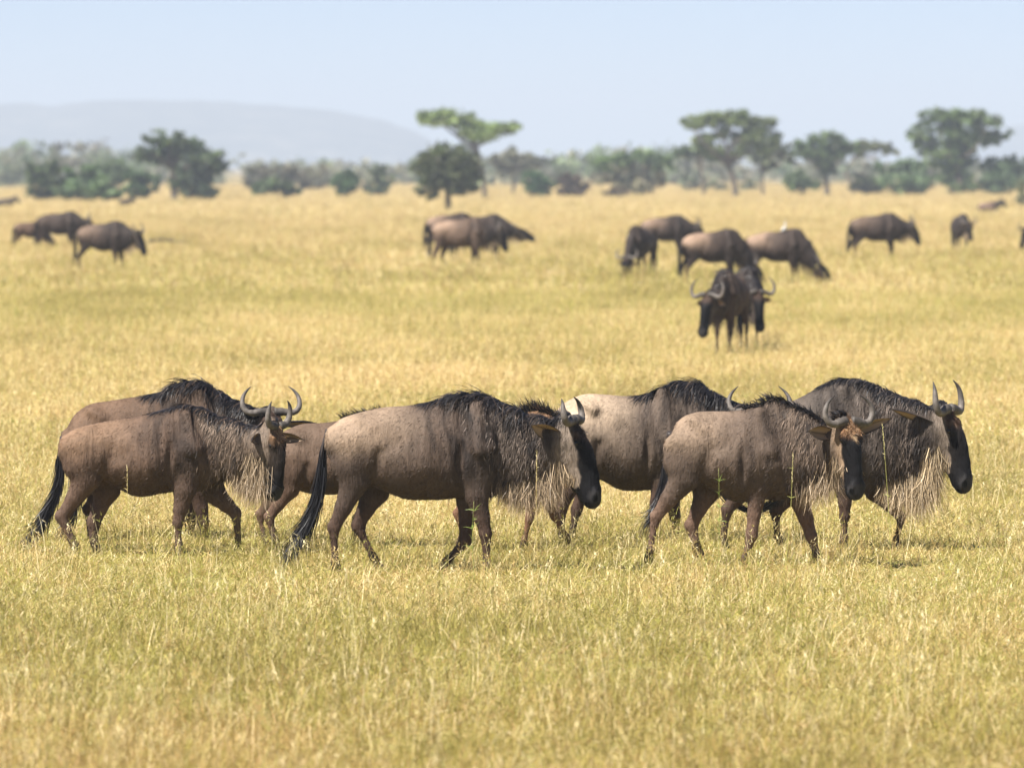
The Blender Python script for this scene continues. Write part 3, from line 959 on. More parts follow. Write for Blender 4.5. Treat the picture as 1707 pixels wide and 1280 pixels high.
        flow = np.tile(np.array((-.75, 0, -.65)), (fur, 1))
        flow[:, 0] += .5 * wn_
        flow = flow * (1 - wh[:, None]) + (-F * .2 + np.array((0, 0, -.9))) * wh[:, None]
        flow = flow + rng.normal(size=(fur, 3)) * .28
        flow -= fn * np.einsum('ij,ij->i', flow, fn)[:, None]
        flow /= np.linalg.norm(flow, axis=1)[:, None] + 1e-9
        dirn = flow + fn * .12
        L = (.018 + .022 * rng.random(fur) + .065 * wn_ * rng.random(fur) - .006 * wl) * sc
        L *= np.where((f[Q[fi, 0]] > .3) & (wh > .5), .5, 1)
        tone = np.exp(rng.normal(size=fur) * .23)
        stripe = hashnoise(np.stack([rp[:, 0] * 16, rp[:, 1] * 10, rp[:, 2] * 2.2], 1), seed + 31)
        bundle = hashnoise(rp * np.array((38, 38, 14)), seed + 77)
        tone = tone * np.exp(bundle * (.34 + .4 * wn_))
        cc = cc * tone[:, None]
        g = Geo()
        ribbons(g, rp - fn * .002, dirn, L, .0034 * sc, cc, seg=2, gravity=.25, curl=.2, rng=rng)
        fo = g.build('coat_hair', M_FUR, root)

    # horns
    for sd in (-1, 1):
        hp = np.array([H(a, b, c * sd) for a, b, c in D.get('horn', HORN)])
        pts = cr(hp, 30)
        rad = np.interp(np.linspace(0, 1, 30), np.linspace(0, 1, len(D.get('horn_r', HORN_R))), D.get('horn_r', HORN_R)) * hs
        tt = np.linspace(0, 1, 30)
        rad = rad * .88 * (1 + .05 * np.sin(tt * 62) * (tt < .6))
        g = Geo()
        g.tube(pts, rad, 14)
        hc = np.asarray(pal['horn']); hn = g.build('horn', M_HORN, root, cols=False)
        tcol = mix(hc, hc * .35, sstep(.6, .95, tt))
        tcol = mix(hc * .5, tcol, sstep(.08, .34, tt))
        C = np.concatenate([np.repeat(tcol, 14, 0), tcol[:1], tcol[-1:]])
        at_ = hn.data.color_attributes.new('Col', 'FLOAT_COLOR', 'POINT')
        cc4 = np.ones((len(C), 4), dtype=np.float32); cc4[:, :3] = C
        at_.data.foreach_set('color', cc4.ravel())
    # ears: cupped leaves
    ears = D.get('ear', [dict(), dict()])
    for sd, e in zip((-1, 1), ears):
        base = H(.10, -.105, .080 * sd)
        tip = H(*e.get('tip', (.11, -.15, .26 * sd))) if 'tip3' not in e else np.asarray(e['tip3'], float)
        ax = tip - base; L = np.linalg.norm(ax); ax /= L
        open_ = np.asarray(e.get('open', (F * .55 + Nn * .75)), float)
        open_ = open_ - ax * (open_ @ ax); open_ /= np.linalg.norm(open_)
        sidev = np.cross(ax, open_)
        nu, nv = 12, 9
        Vv = []; Cc = []
        for layer in (0, 1):
            for i in range(nu):
                u = i / (nu - 1)
                w = (.020 + .034 * math.sin(math.pi * min(1, u * .92 + .10)) ** .8) * hs * (1 - u ** 6) * e.get('w', 1.0)
                for j in range(nv):
                    t = (j / (nv - 1) * 2 - 1)
                    cup = (1 - t * t) * w * .85
                    off = .004 if layer else 0
                    p = base + ax * L * (u + .03 * (1 - t * t)) + sidev * t * w - open_ * (cup + off * 1.0)
                    Vv.append(p)
                    edge = sstep(.70, .98, np.array(max(abs(t), u ** 2)))
                    if layer == 0:
                        c = mix(np.array((.34, .245, .165)), np.array((.02, .016, .015)), np.clip(edge + (.65 if abs(t) < .22 and .15 < u < .75 else 0), 0, 1))
                    else:
                        c = mix(np.array(pal['neck']), np.array((.02, .016, .015)), np.array(sstep(.25, .8, np.array(u)) * .9))
                    Cc.append(c)
        Qs = []
        for layer in (0, 1):
            o = layer * nu * nv
            for i in range(nu - 1):
                for j in range(nv - 1):
                    a = o + i * nv + j
                    qd = [a, a + 1, a + nv + 1, a + nv]
                    Qs.append(qd if layer == 0 else qd[::-1])
        m = nu * nv
        for i in range(nu - 1):
            for j0 in (0, nv - 1):
                a = i * nv + j0
                Qs.append([a, a + nv, a + nv + m, a + m])
        g = Geo(); g.add(Vv, Qs, None, np.array(Cc))
        ear = g.build('ear', M_FUR, root)
    if not detail:
        pass
    # eyes
    if detail:
        for sd in (-1, 1):
            c = H(.165, .014, .093 * sd)
            g = Geo()
            th = np.linspace(0, np.pi, 8)
            g.tube(np.array([c + Nn * 0 + F * (-math.cos(a)) * .019 * hs for a in th]), np.maximum(np.sin(th), .02) * .017 * hs, 10)
            g.build('eye', M_EYE, root, cols=False)

    # mane along the crest
    mg = Geo()
    nm = D.get('mane_n', 900)
    if nm:
        cx = np.linspace(D.get('mane_x0', x0 + .55 * Lt), x1 - .12 * Lt, 8)
        zt_, _, _ = T.prof(cx)
        crest = [np.array((a, 0, b)) for a, b in zip(cx, zt_)] + [np.asarray(a[0], float) for a in nk[1:]] + [H(-.04, .02, 0)]
        crest = np.array(crest)
        seglen = np.concatenate(([0], np.cumsum(np.linalg.norm(np.diff(crest, axis=0), axis=1))))
        t = rng.random(nm) ** .9 * seglen[-1]
        cp_ = np.stack([np.interp(t, seglen, crest[:, i]) for i in range(3)], 1)
        cp_[:, 1] += rng.normal(size=nm) * .018 * sc
        tn = t / seglen[-1]
        roots = []; nn_ = []
        for p in cp_:
            co, no, _, _ = bvh.find_nearest(Vector(p + np.array((0, 0, .03))))
            roots.append(np.array(co)); nn_.append(np.array(no))
        roots = np.array(roots); nn_ = np.array(nn_)
        sidey = np.where(rng.random(nm) < D.get('mane_near', .7), -1.0, 1.0) * rng.uniform(.25, 1.1, nm)
        sleek = D.get('mane_up', .5) < .3
        up = D.get('mane_up', .5)
        lm = D.get('mane_len', .20)
        d = np.stack([-.55 - .5 * rng.random(nm), sidey, np.full(nm, (-.05 if sleek else .25 + up))], 1) + rng.normal(size=(nm, 3)) * (.13 if sleek else .22)
        Lm = lm * (.55 + .75 * rng.random(nm)) * (.65 + .5 * np.sin(np.pi * np.clip(tn * .85 + .15, 0, 1))) * sc
        tone = np.exp(rng.normal(size=nm) * .35)[:, None]
        mc = np.asarray(pal['mane']) * tone
        lt = rng.random(nm) < .10
        mc[lt] = np.asarray(pal['body']) * 1.2
        if sleek and detail:
            draped(mg, roots, d, Lm, .007 * sc, mc, bvh, seg=6, gravity=1.4, curl=.35, rng=rng, off=.004)
        else:
            ribbons(mg, roots - nn_ * .004, d, Lm, .008 * sc, mc, seg=6, gravity=D.get('mane_g', 1.9), curl=.3, rng=rng)
        mg.build('mane', M_HAIR, root)
    # longer shaggy hair on the sides of neck and shoulder, in dark and light locks
    nq = D.get('shag_n', 0)
    if nq and detail:
        sg = Geo()
        fw = W['neck'][Q[:, 0]] + .5 * (W['torso'] * sstep(.80, .95, xn))[Q[:, 0]]
        a = np.linalg.norm(np.cross(P[Q[:, 2]] - P[Q[:, 0]], P[Q[:, 3]] - P[Q[:, 1]]), axis=1) * np.clip(fw, 0, 1) ** 2 * (np.linalg.norm(P[Q[:, 0]] - (O + F * .17 * hs - Nn * .06), axis=1) > .25 * hs)
        fi = rng.choice(len(Q), nq, p=a / a.sum())
        rt = P[Q[fi]].mean(1)
        lock = hashnoise(rt * np.array((22, 22, 5)), seed + 51) + .5 * hashnoise(rt * np.array((50, 50, 12)), seed + 52)
        cl_ = mix(np.asarray(pal['dark']) * .7, np.asarray(pal['neck']) * 1.7, sstep(-.50, .15, lock)) * np.exp(rng.normal(size=nq) * .25)[:, None]
        dd = np.stack([-.30 + .25 * rng.normal(size=nq), rng.normal(size=nq) * .2, np.full(nq, -1.0)], 1)
        draped(sg, rt, dd, rng.uniform(.025, .075, nq) * sc, .0045 * sc, cl_, bvh, seg=4, gravity=.6, curl=.3, rng=rng, off=.005)
        sg.build('neck_hair', M_FUR, root)
    # beard along throat and chin
    nb = D.get('beard_n', 700)
    if nb:
        bg_ = Geo(); nb = int(nb * 2.3)
        line = [np.asarray(a[1], float) for a in nk[D.get('beard_i', 1):]] + [H(.24, -.20, 0), H(.33, -.16, 0), H(.42, -.11, 0)]
        line = np.array(line)
        sl = np.concatenate(([0], np.cumsum(np.linalg.norm(np.diff(line, axis=0), axis=1))))
        t = rng.random(nb) * sl[-1]
        cp_ = np.stack([np.interp(t, sl, line[:, i]) for i in range(3)], 1)
        cp_[:, 1] += rng.normal(size=nb) * (.048 if detail else .012) * sc
        cp_[:, 0] += rng.normal(size=nb) * (.035 if detail else .01) * sc
        roots = []; nn_ = []
        for p in cp_:
            co, no, _, _ = bvh.find_nearest(Vector(p))
            roots.append(np.array(co)); nn_.append(np.array(no))
        roots = np.array(roots)
        tn = t / sl[-1]
        d = np.stack([rng.normal(size=nb) * .13 - .05, rng.normal(size=nb) * .16, np.full(nb, -1.0)], 1)
        Lb = D.get('beard_len', .22) * (.45 + .8 * rng.random(nb)) * (.25 + .9 * np.sin(np.pi * np.clip(tn * 1.0 + .08, 0, 1))) * sc
        tone = np.exp(rng.normal(size=nb) * .35)[:, None]
        ribbons(bg_, roots + np.array((0, 0, .01)), d, Lb, .0042 * sc, np.asarray(pal['beard']) * tone * .75, seg=5, gravity=.6, curl=.45, rng=rng, tipcol=np.asarray(pal['beard']) * tone * 1.35)
        bg_.build('beard', M_HAIR, root)
    # forehead tuft
    nt2 = D.get('tuft_n', 160)
    if nt2:
        g = Geo()
        ff = rng.uniform(-.03, .12, nt2); ss = rng.normal(size=nt2) * .035
        roots = []; nn_ = []
        for a, b in zip(ff, ss):
            co, no, _, _ = bvh.find_nearest(Vector(H(a, .03, b)))
            roots.append(np.array(co)); nn_.append(np.array(no))
        roots = np.array(roots); nn_ = np.array(nn_)
        d = nn_ * .35 + F * .8 + rng.normal(size=(nt2, 3)) * .35
        ribbons(g, roots, d, D.get('tuft_len', .05) * (.5 + rng.random(nt2)), .0035, np.asarray(pal.get('tuft', pal['brow'])) * np.exp(rng.normal(size=nt2) * .3)[:, None], seg=4, gravity=.3, curl=.4, rng=rng)
        g.build('forelock', M_HAIR, root)
    # tail
    tl = D.get('tail')
    if tl is not None:
        tp = cr(np.array(tl, float), 24)
        g = Geo()
        tt = np.linspace(0, 1, 24)
        g.tube(tp[:16], np.interp(tt[:16], [0, .1, .6], [.032, .022, .012]) * sc, 8, col=np.asarray(D.get('dock', pal['dark'])))
        nh = D.get('tail_n', 1000)
        t = rng.uniform(.06, .72, nh) ** .9
        r0 = np.stack([np.interp(t, tt, tp[:, i]) for i in range(3)], 1)
        spread = np.interp(t, [0, .4, 1], [.010, .026, .03])[:, None] * sc
        off = rng.normal(size=(nh, 3)); off[:, 2] *= .2
        r0 = r0 + off * spread * .55
        # follow the tail line to its tip
        Lh = rng.uniform(.20, .50, nh)
        seg = 6
        V = np.zeros((nh, seg + 1, 2, 3))
        fan = rng.normal(size=(nh, 3)) * .045 * sc
        side = rng.normal(size=(nh, 3)); side /= np.linalg.norm(side, axis=1)[:, None]
        for k in range(seg + 1):
            tk = t + Lh * k / seg
            over = np.clip(tk - 1, 0, None)
            tk = np.clip(tk, 0, 1)
            p = np.stack([np.interp(tk, tt, tp[:, i]) for i in range(3)], 1)
            end = tp[-1] - tp[-4]; end /= np.linalg.norm(end)
            p = p + end * (over * 1.0)[:, None] + off * spread * (.55 + .6 * k / seg) + fan * (k / seg) ** 2 * (tk ** 1.5)[:, None]
            w = (.008 * (1 - (k / seg) ** 2) * .5 + .0004) * sc
            V[:, k, 0] = p - side * w; V[:, k, 1] = p + side * w
        b = np.arange(nh)[:, None] * (2 * (seg + 1)) + np.arange(seg)[None, :] * 2
        qq = np.stack([b, b + 1, b + 3, b + 2], -1).reshape(-1, 4)
        tone = np.exp(rng.normal(size=nh) * .35)[:, None]
        g.add(V.reshape(-1, 3), qq, None, np.repeat(np.asarray(D.get('tailcol', (.014, .013, .015))) * tone, 2 * (seg + 1), 0))
        g.build('tail', M_HAIR, root)
    return prims


def trace(depth, base_px, Q):
    """turn points traced on the photograph at the animal's depth into the animal's own metres"""
    o = at(base_px, 900, depth)
    def P(p, dy=0.0):
        if len(p) == 3: dy = p[2]
        w = at(p[0], p[1], depth + dy)
        return (w[0] - o[0], dy, w[2])
    out = {}
    out['torso'] = [(P((a, b))[0], P((a, b))[2], P((a, c))[2]) for a, b, c in Q['torso']]
    out['neck'] = [(P((*a, dy)), P((*b, dy)), w) for a, b, w, dy in Q['neck']]
    hx, hy_, hdy, yaw, pitch = Q['head'][:5]
    out['head'] = (P((hx, hy_, hdy)), R(yaw), R(pitch), R(Q['head'][5]) if len(Q['head']) > 5 else 0.0)
    out['fore'] = [[P((*p, dy)) for p in leg] for leg, dy in zip(Q['fore'], (-.125, .125))]
    out['hind'] = [[P((*p, dy)) for p in leg] for leg, dy in zip(Q['hind'], (-.13, .13))]
    if 'tail' in Q: out['tail'] = [P(p) for p in Q['tail']]
    for k, v in Q.items():
        if k not in out: out[k] = v
    if 'ear_px' in Q:
        out['ear'] = [dict(tip3=P(e[0]), **e[1]) if e else dict() for e in Q['ear_px']]
    return (o[0], depth, 0.0), out
# ------------------------------------------------------------------ the eight animals walking in front
def zz(ox, oy, s):
    return lambda *L: [(ox + s * a[0], oy + s * a[1], *a[2:]) for a in L]
Z1, Z2, Z3, Z4 = zz(20, 620, .328), zz(460, 620, .34), zz(860, 610, .3163), zz(1200, 610, .297)


def tors(Z, *rows):
    out = []
    for u, a, b in rows:
        (x, ya), (_, yb) = Z((u, a), (u, b))
        out.append((x, ya, yb))
    return out


def neck(Z, *rows):
    """rows: top u, top v, bottom u, bottom v, half width, dy"""
    return [(*Z((r[0], r[1]), (r[2], r[3])), r[4], r[5]) for r in rows]


GF = 'wildebeest walking in a line in front'
FRONT = []


def front(label, depth, base, Q, **kw):
    FRONT.append((label, depth, base, Q, kw))


# adult in the middle, seen from the side
W3 = dict(
    torso=tors(Z2, (275, 268, 430), (335, 222, 500), (450, 186, 545), (560, 172, 592), (650, 168, 624), (780, 150, 624), (880, 118, 616), (960, 112, 620), (1030, 128, 622), (1085, 165, 600), (1120, 215, 560)),
    neck=neck(Z2, (1000, 150, 1010, 570, .16, 0), (1090, 165, 1100, 560, .135, -.01), (1200, 215, 1190, 530, .115, -.02), (1310, 240, 1300, 505, .10, -.03), (1400, 250, 1375, 470, .09, -.03)),
    head=(*Z2((1456, 244))[0], -.03, -15, 77), hs=1.04,
    horn=[(-.010, .005, .030), (-.010, .010, .100), (.0, .010, .175), (-.01, .010, .235), (-.055, .012, .262), (-.105, .014, .255), (-.15, .012, .225), (-.185, .0, .185)],
    fore=[Z2((1000, 440), (985, 610), (1030, 800), (1035, 955), (1045, 1000)), Z2((960, 460), (945, 640), (925, 835), (838, 925), (812, 962))],
    hind=[Z2((360, 350), (385, 540), (283, 765), (290, 925), (300, 968)), Z2((430, 380), (480, 590), (400, 755), (478, 905), (512, 960))],
    tail=Z2((262, 285), (232, 380), (222, 480), (205, 600), (165, 720), (118, 810), (75, 895)),
    pale=.75, mane_x0=None, mane_len=.19, mane_up=.15, mane_near=.7, mane_n=800, beard_len=.27, beard_n=1500, beard_i=1, brindle=1.0, wf=1.0,
    ear_px=[(Z2((1250, 262, -.27))[0], dict(open=(.1, -.9, -.35), w=1.15)), None],
    pal=dict(brow=(.045, .027, .019)), tuft_n=260, tuft_len=.045, shag_n=3200)
front('adult walking in profile in the middle of the front line, long black tail swung back', 45.0, 700, W3, seed=3, fur=26000)

# front left, head turned towards the viewer
W2 = dict(
    torso=tors(Z1, (272, 320, 470), (330, 285, 530), (450, 258, 545), (540, 248, 590), (640, 233, 630), (750, 203, 614), (850, 170, 600), (920, 168, 602), (985, 200, 600), (1030, 235, 575), (1065, 285, 530)),
    neck=neck(Z1, (960, 205, 985, 575, .15, 0), (1050, 240, 1060, 545, .125, -.03), (1140, 268, 1140, 525, .11, -.07), (1230, 285, 1215, 500, .10, -.12), (1310, 285, 1285, 480, .09, -.16)),
    head=(*Z1((1346, 282))[0], -.20, -36, 95), hs=.90,
    fore=[Z1((900, 400), (880, 600), (842, 775), (848, 885), (855, 925)), Z1((980, 470), (1030, 620), (1140, 720), (1150, 880), (1160, 922))],
    hind=[Z1((350, 390), (380, 540), (250, 735), (305, 850), (325, 890)), Z1((430, 420), (480, 600), (415, 765), (415, 860), (432, 900))],
    tail=Z1((262, 330), (246, 420), (243, 510), (225, 610), (180, 710), (140, 790), (95, 860)),
    pale=.45, mane_len=.12, mane_up=.1, mane_near=.75, mane_n=500, beard_len=.27, beard_n=1400, beard_i=2, brindle=.75,
    ear_px=[(Z1((1218, 352, -.36))[0], dict(open=(.2, -.9, -.1), w=.95)), (Z1((1485, 345, -.08))[0], dict(open=(.2, -.9, -.1), w=.9))],
    pal=dict(body=(.095, .062, .044), pale=(.34, .215, .13), brow=(.26, .145, .075), tuft=(.42, .27, .15), cheek=(.30, .235, .185), leg=(.11, .07, .05), neck=(.13, .095, .07)), reddish=.25,
    fr=None, tuft_n=260, tuft_len=.035, shag_n=1200)
W2['horn'] = [(-.01, .005, .03), (-.02, .01, .075), (-.03, .01, .115), (-.075, .012, .150), (-.14, .015, .160), (-.20, .015, .145), (-.245, .01, .115)]
W2['horn_r'] = [.045, .042, .038, .033, .026, .017, .003]
front('leftmost brown wildebeest of the front line, short horned head turned to the viewer', 47.0, 200, W2, seed=2, fur=24000)

# behind it, only back, mane and wide horns show
W1 = dict(
    torso=tors(Z1, (278, 290, 460), (320, 215, 520), (400, 162, 560), (520, 142, 580), (680, 122, 600), (780, 98, 600), (860, 66, 598), (930, 60, 596), (1000, 75, 595), (1060, 125, 560)),
    neck=neck(Z1, (990, 95, 1010, 540, .15, 0), (1080, 130, 1100, 500, .13, 0), (1170, 175, 1190, 440, .115, -.05), (1250, 200, 1260, 420, .1, -.12)),
    head=(*Z1((1318, 205))[0], -.2, -80, 66), hs=.86,
    fore=[Z1((960, 400), (945, 600), (972, 770), (985, 890), (990, 930)), Z1((900, 420), (910, 600), (905, 770), (890, 890), (885, 930))],
    hind=[Z1((350, 380), (375, 560), (270, 730), (255, 860), (262, 905)), Z1((430, 400), (470, 560), (392, 700), (400, 850), (410, 905))],
    tail=Z1((268, 300, .1), (300, 450, .1), (320, 600, .05), (300, 730), (260, 830)),
    pale=.35, mane_x0=None, mane_len=.19, mane_up=.1, mane_near=.9, mane_n=1200, beard_len=.2, beard_n=400, brindle=.8, tail_n=500,
    ear_px=[None, (Z1((1556, 264, -.05))[0], dict(open=(0, -.5, -.8), w=.9))],
    pal=dict(body=(.085, .055, .038), pale=(.19, .12, .075)), reddish=.4)
W1['horn'] = [(-.0, .005, .03), (.0, .01, .11), (.01, .01, .185), (-.01, .01, .25), (-.075, .012, .285), (-.16, .015, .275), (-.225, .015, .235), (-.275, 0, .185)]
front('reddish brown wildebeest with heavy black mane and wide upright horns, behind the leftmost one', 48.9, 220, W1, seed=1, fur=16000)

# yearling between the left pair and the middle adult
W8 = dict(
    torso=[(452, 735, 782), (475, 718, 802), (505, 708, 820), (540, 705, 824), (580, 700, 822), (615, 697, 818), (645, 700, 812), (665, 715, 800)],
    neck=[((640, 702), (645, 808), .11, 0), ((670, 706), (672, 798), .10, 0), ((700, 716), (700, 790), .085, 0)],
    head=(718, 724, 0, -10, 80), hs=.72, scale=.78,
    fore=[[(612, 770), (610, 822), (606, 868), (604, 900), (604, 912)], [(630, 770), (622, 822), (592, 866), (590, 900), (592, 912)]],
    hind=[[(478, 765), (482, 815), (448, 862), (458, 897), (464, 910)], [(485, 765), (468, 815), (433, 858), (440, 895), (444, 908)]],
    tail=[(452, 735, .1), (452, 780, .1), (450, 830, .1)], tail_n=150,
    pale=.15, mane_x0=None, mane_len=.13, mane_up=1.2, mane_g=.6, mane_n=900, beard_len=.16, beard_n=300, brindle=.2,
    pal=dict(body=(.090, .060, .043), neck=(.09, .06, .043), leg=(.13, .08, .055)), reddish=.3)
front('young brown wildebeest without visible head, standing behind the tail of the middle adult', 47.9, 550, W8, seed=8, fur=12000)

# calf behind the neck of the middle adult
W9 = dict(
    torso=[(760, 735, 785), (785, 718, 805), (820, 706, 820), (850, 700, 824), (880, 692, 822), (905, 690, 816), (925, 702, 800)],
    neck=[((895, 692), (905, 806), .11, 0), ((920, 700), (925, 795), .10, 0), ((940, 712), (938, 790), .085, 0)],
    head=(950, 728, 0, -10, 82), hs=.70, scale=.76,
    fore=[[(895, 770), (890, 822), (882, 866), (874, 900), (870, 912)], [(905, 770), (912, 822), (925, 862), (945, 895), (950, 912)]],
    hind=[[(785, 760), (790, 812), (762, 856), (772, 893), (778, 906)], [(790, 760), (795, 812), (778, 856), (770, 893), (764, 906)]],
    tail=[(760, 735, .1), (757, 780, .1), (755, 820, .1)], tail_n=150,
    pale=.2, mane_x0=None, mane_len=.15, mane_up=1.6, mane_g=.4, mane_n=700, beard_len=.16, beard_n=500, brindle=.2,
    pal=dict(body=(.165, .095, .055), neck=(.19, .11, .06), leg=(.16, .085, .05), beard=(.42, .24, .12)), reddish=.3)
front('wildebeest calf whose bristly mane and legs show behind the beard of the middle adult', 47.4, 840, W9, seed=9, fur=10000)

# big adult with the pale rump
W5 = dict(
    torso=tors(Z3, (205, 240, 460), (255, 190, 540), (350, 150, 580), (450, 150, 600), (560, 155, 648), (690, 153, 648), (780, 112, 640), (860, 88, 636), (930, 92, 636), (1000, 130, 610), (1060, 185, 570)),
    neck=neck(Z3, (960, 120, 980, 600, .15, 0), (1060, 170, 1070, 560, .13, 0), (1150, 200, 1160, 490, .11, -.03), (1220, 215, 1225, 420, .095, -.08)),
    head=(*Z3((1285, 240))[0], -.12, -84, 66), hs=.95,
    fore=[Z3((790, 400), (765, 610), (725, 800), (700, 930), (700, 985)), Z3((830, 440), (810, 620), (840, 800), (850, 930), (855, 985))],
    hind=[Z3((290, 350), (310, 560), (235, 760), (240, 910), (250, 970)), Z3((350, 380), (380, 560), (320, 760), (290, 910), (290, 970))],
    tail=Z3((195, 250, .05), (185, 400, .1), (200, 560, .1), (215, 700, .1)),
    pale=1.25, mane_x0=None, mane_len=.20, mane_up=.1, mane_near=.9, mane_n=1200, beard_len=.25, beard_n=500, brindle=.8, tail_n=300,
    ear_px=[(Z3((1150, 205, -.1))[0], dict(open=(0, -.5, -.8), w=.8)), None],
    hip=.8, pal=dict(pale=(.36, .27, .19), body=(.09, .066, .050)))
W5['horn'] = [(-.0, .005, .03), (.0, .01, .11), (.005, .01, .19), (-.02, .01, .255), (-.09, .012, .275), (-.17, .015, .245), (-.24, .01, .18)]
front('large adult wildebeest with sandy white rump and black mane, right behind the middle adult', 48.5, 1040, W5, seed=5, fur=20000)

# younger one with the head turned and the tan forehead
W6 = dict(
    torso=tors(Z3, (815, 370, 520), (855, 288, 565), (930, 250, 600), (1050, 238, 664), (1150, 233, 710), (1250, 218, 713), (1335, 190, 696), (1400, 190, 694), (1465, 225, 680), (1510, 270, 640)),
    neck=neck(Z3, (1400, 205, 1420, 670, .145, 0), (1480, 235, 1500, 640, .125, -.04), (1560, 290, 1580, 600, .11, -.10), (1640, 320, 1650, 560, .10, -.16)),
    head=(*Z4((722, 312))[0], -.26, -58, 82), hs=.93,
    fore=[Z3((1300, 440), (1275, 640), (1240, 900), (1208, 1015), (1203, 1062)), Z3((1460, 500), (1490, 680), (1560, 905), (1588, 1000), (1600, 1050))],
    hind=[Z3((890, 420), (890, 590), (735, 795), (708, 965), (700, 1020)), Z3((960, 450), (1010, 650), (925, 840), (950, 945), (968, 990))],
    tail=Z3((815, 350, .05), (800, 480, .12), (780, 640, .12), (735, 760, .05), (690, 840, 0)),
    pale=.62, mane_x0=None, mane_len=.10, mane_up=1.2, mane_g=1.2, mane_n=750, beard_len=.22, beard_n=650, brindle=.55, tail_n=300, beard_i=1,
    ear_px=[(Z4((495, 365, -.42))[0], dict(open=(.1, -.95, .1), w=1.15)), (Z4((972, 292, -.16))[0], dict(open=(0, -.9, -.4), w=1.0))],
    pal=dict(pale=(.36, .26, .18), body=(.100, .071, .053), neck=(.110, .08, .06), cheek=(.30, .21, .14), brow=(.17, .085, .04), tuft=(.27, .155, .08), blaze=(.36, .25, .15), leg=(.15, .092, .064)),
    tuft_n=1300, tuft_len=.032, shag_n=900)
W6['horn'] = [(-.005, .0, .03), (.01, .01, .10), (.02, .01, .16), (.0, .01, .215), (-.06, .012, .245), (-.125, .02, .235), (-.18, .02, .195), (-.225, .01, .125)]
front('younger wildebeest with tan forehead tuft and curled horns, face turned to the viewer', 45.6, 1260, W6, seed=6, fur=26000)

# the rightmost adult
W7 = dict(
    torso=[(1205, 720, 772), (1235, 692, 795), (1280, 680, 810), (1320, 668, 818), (1355, 650, 817), (1390, 636, 817), (1420, 634, 818), (1450, 640, 816), (1477, 655, 806), (1492, 672, 790)],
    neck=[*neck(Z4, (830, 135, 840, 680, .16, 0), (930, 175, 930, 650, .14, -.01), (1030, 210, 1020, 620, .12, -.03), (1120, 235, 1110, 600, .11, -.05), (1220, 250, 1190, 560, .095, -.06))],
    head=(*Z4((1282, 250))[0], -.07, -27, 79), hs=1.04,
    fore=[Z4((700, 480), (700, 670), (700, 850), (698, 960), (692, 1005)), Z4((790, 500), (880, 700), (1020, 850), (990, 975), (1000, 1025))],
    hind=[[(1235, 740), (1245, 805), (1212, 850), (1206, 895), (1210, 912)], [(1290, 750), (1325, 812), (1293, 852), (1296, 895), (1302, 912)]],
    tail=[(1203, 722), (1196, 770), (1205, 820), (1235, 846), (1265, 850), (1290, 838)], tail_n=500,
    pale=.35, mane_x0=None, mane_len=.13, mane_up=.1, mane_near=.7, mane_n=800, beard_len=.34, beard_n=1900, beard_i=1, brindle=.85,
    ear_px=[(Z4((962, 245, -.30))[0], dict(open=(0, -.45, -.9), w=.85)), None],
    pal=dict(body=(.075, .060, .050), pale=(.20, .155, .12), beard=(.38, .29, .18), brow=(.075, .042, .026)), tuft_n=300, tuft_len=.04, shag_n=3000)
W7['horn'] = [(-.010, .005, .030), (-.005, .010, .100), (.015, .010, .175), (.0, .010, .235), (-.065, .015, .262), (-.14, .020, .255), (-.195, .015, .235), (-.24, .0, .205)]
front('rightmost adult of the front line, dark face in profile, long tan beard, one foreleg lifted', 47.5, 1380, W7, seed=7, fur=22000)

for label, depth, base, Q, kw in FRONT:
    Q = {k: v for k, v in Q.items() if v is not None}
    loc, D = trace(depth, base, Q)
    r = empty('wildebeest', loc)
    tag(r, label, 'wildebeest', GF)
    wildebeest(r, D, **kw)
# ------------------------------------------------------------------ the animals scattered over the plain behind
_, D0 = trace(45.0, 700, {k: v for k, v in W3.items() if v is not None})
GB = 'wildebeest scattered over the plain behind'


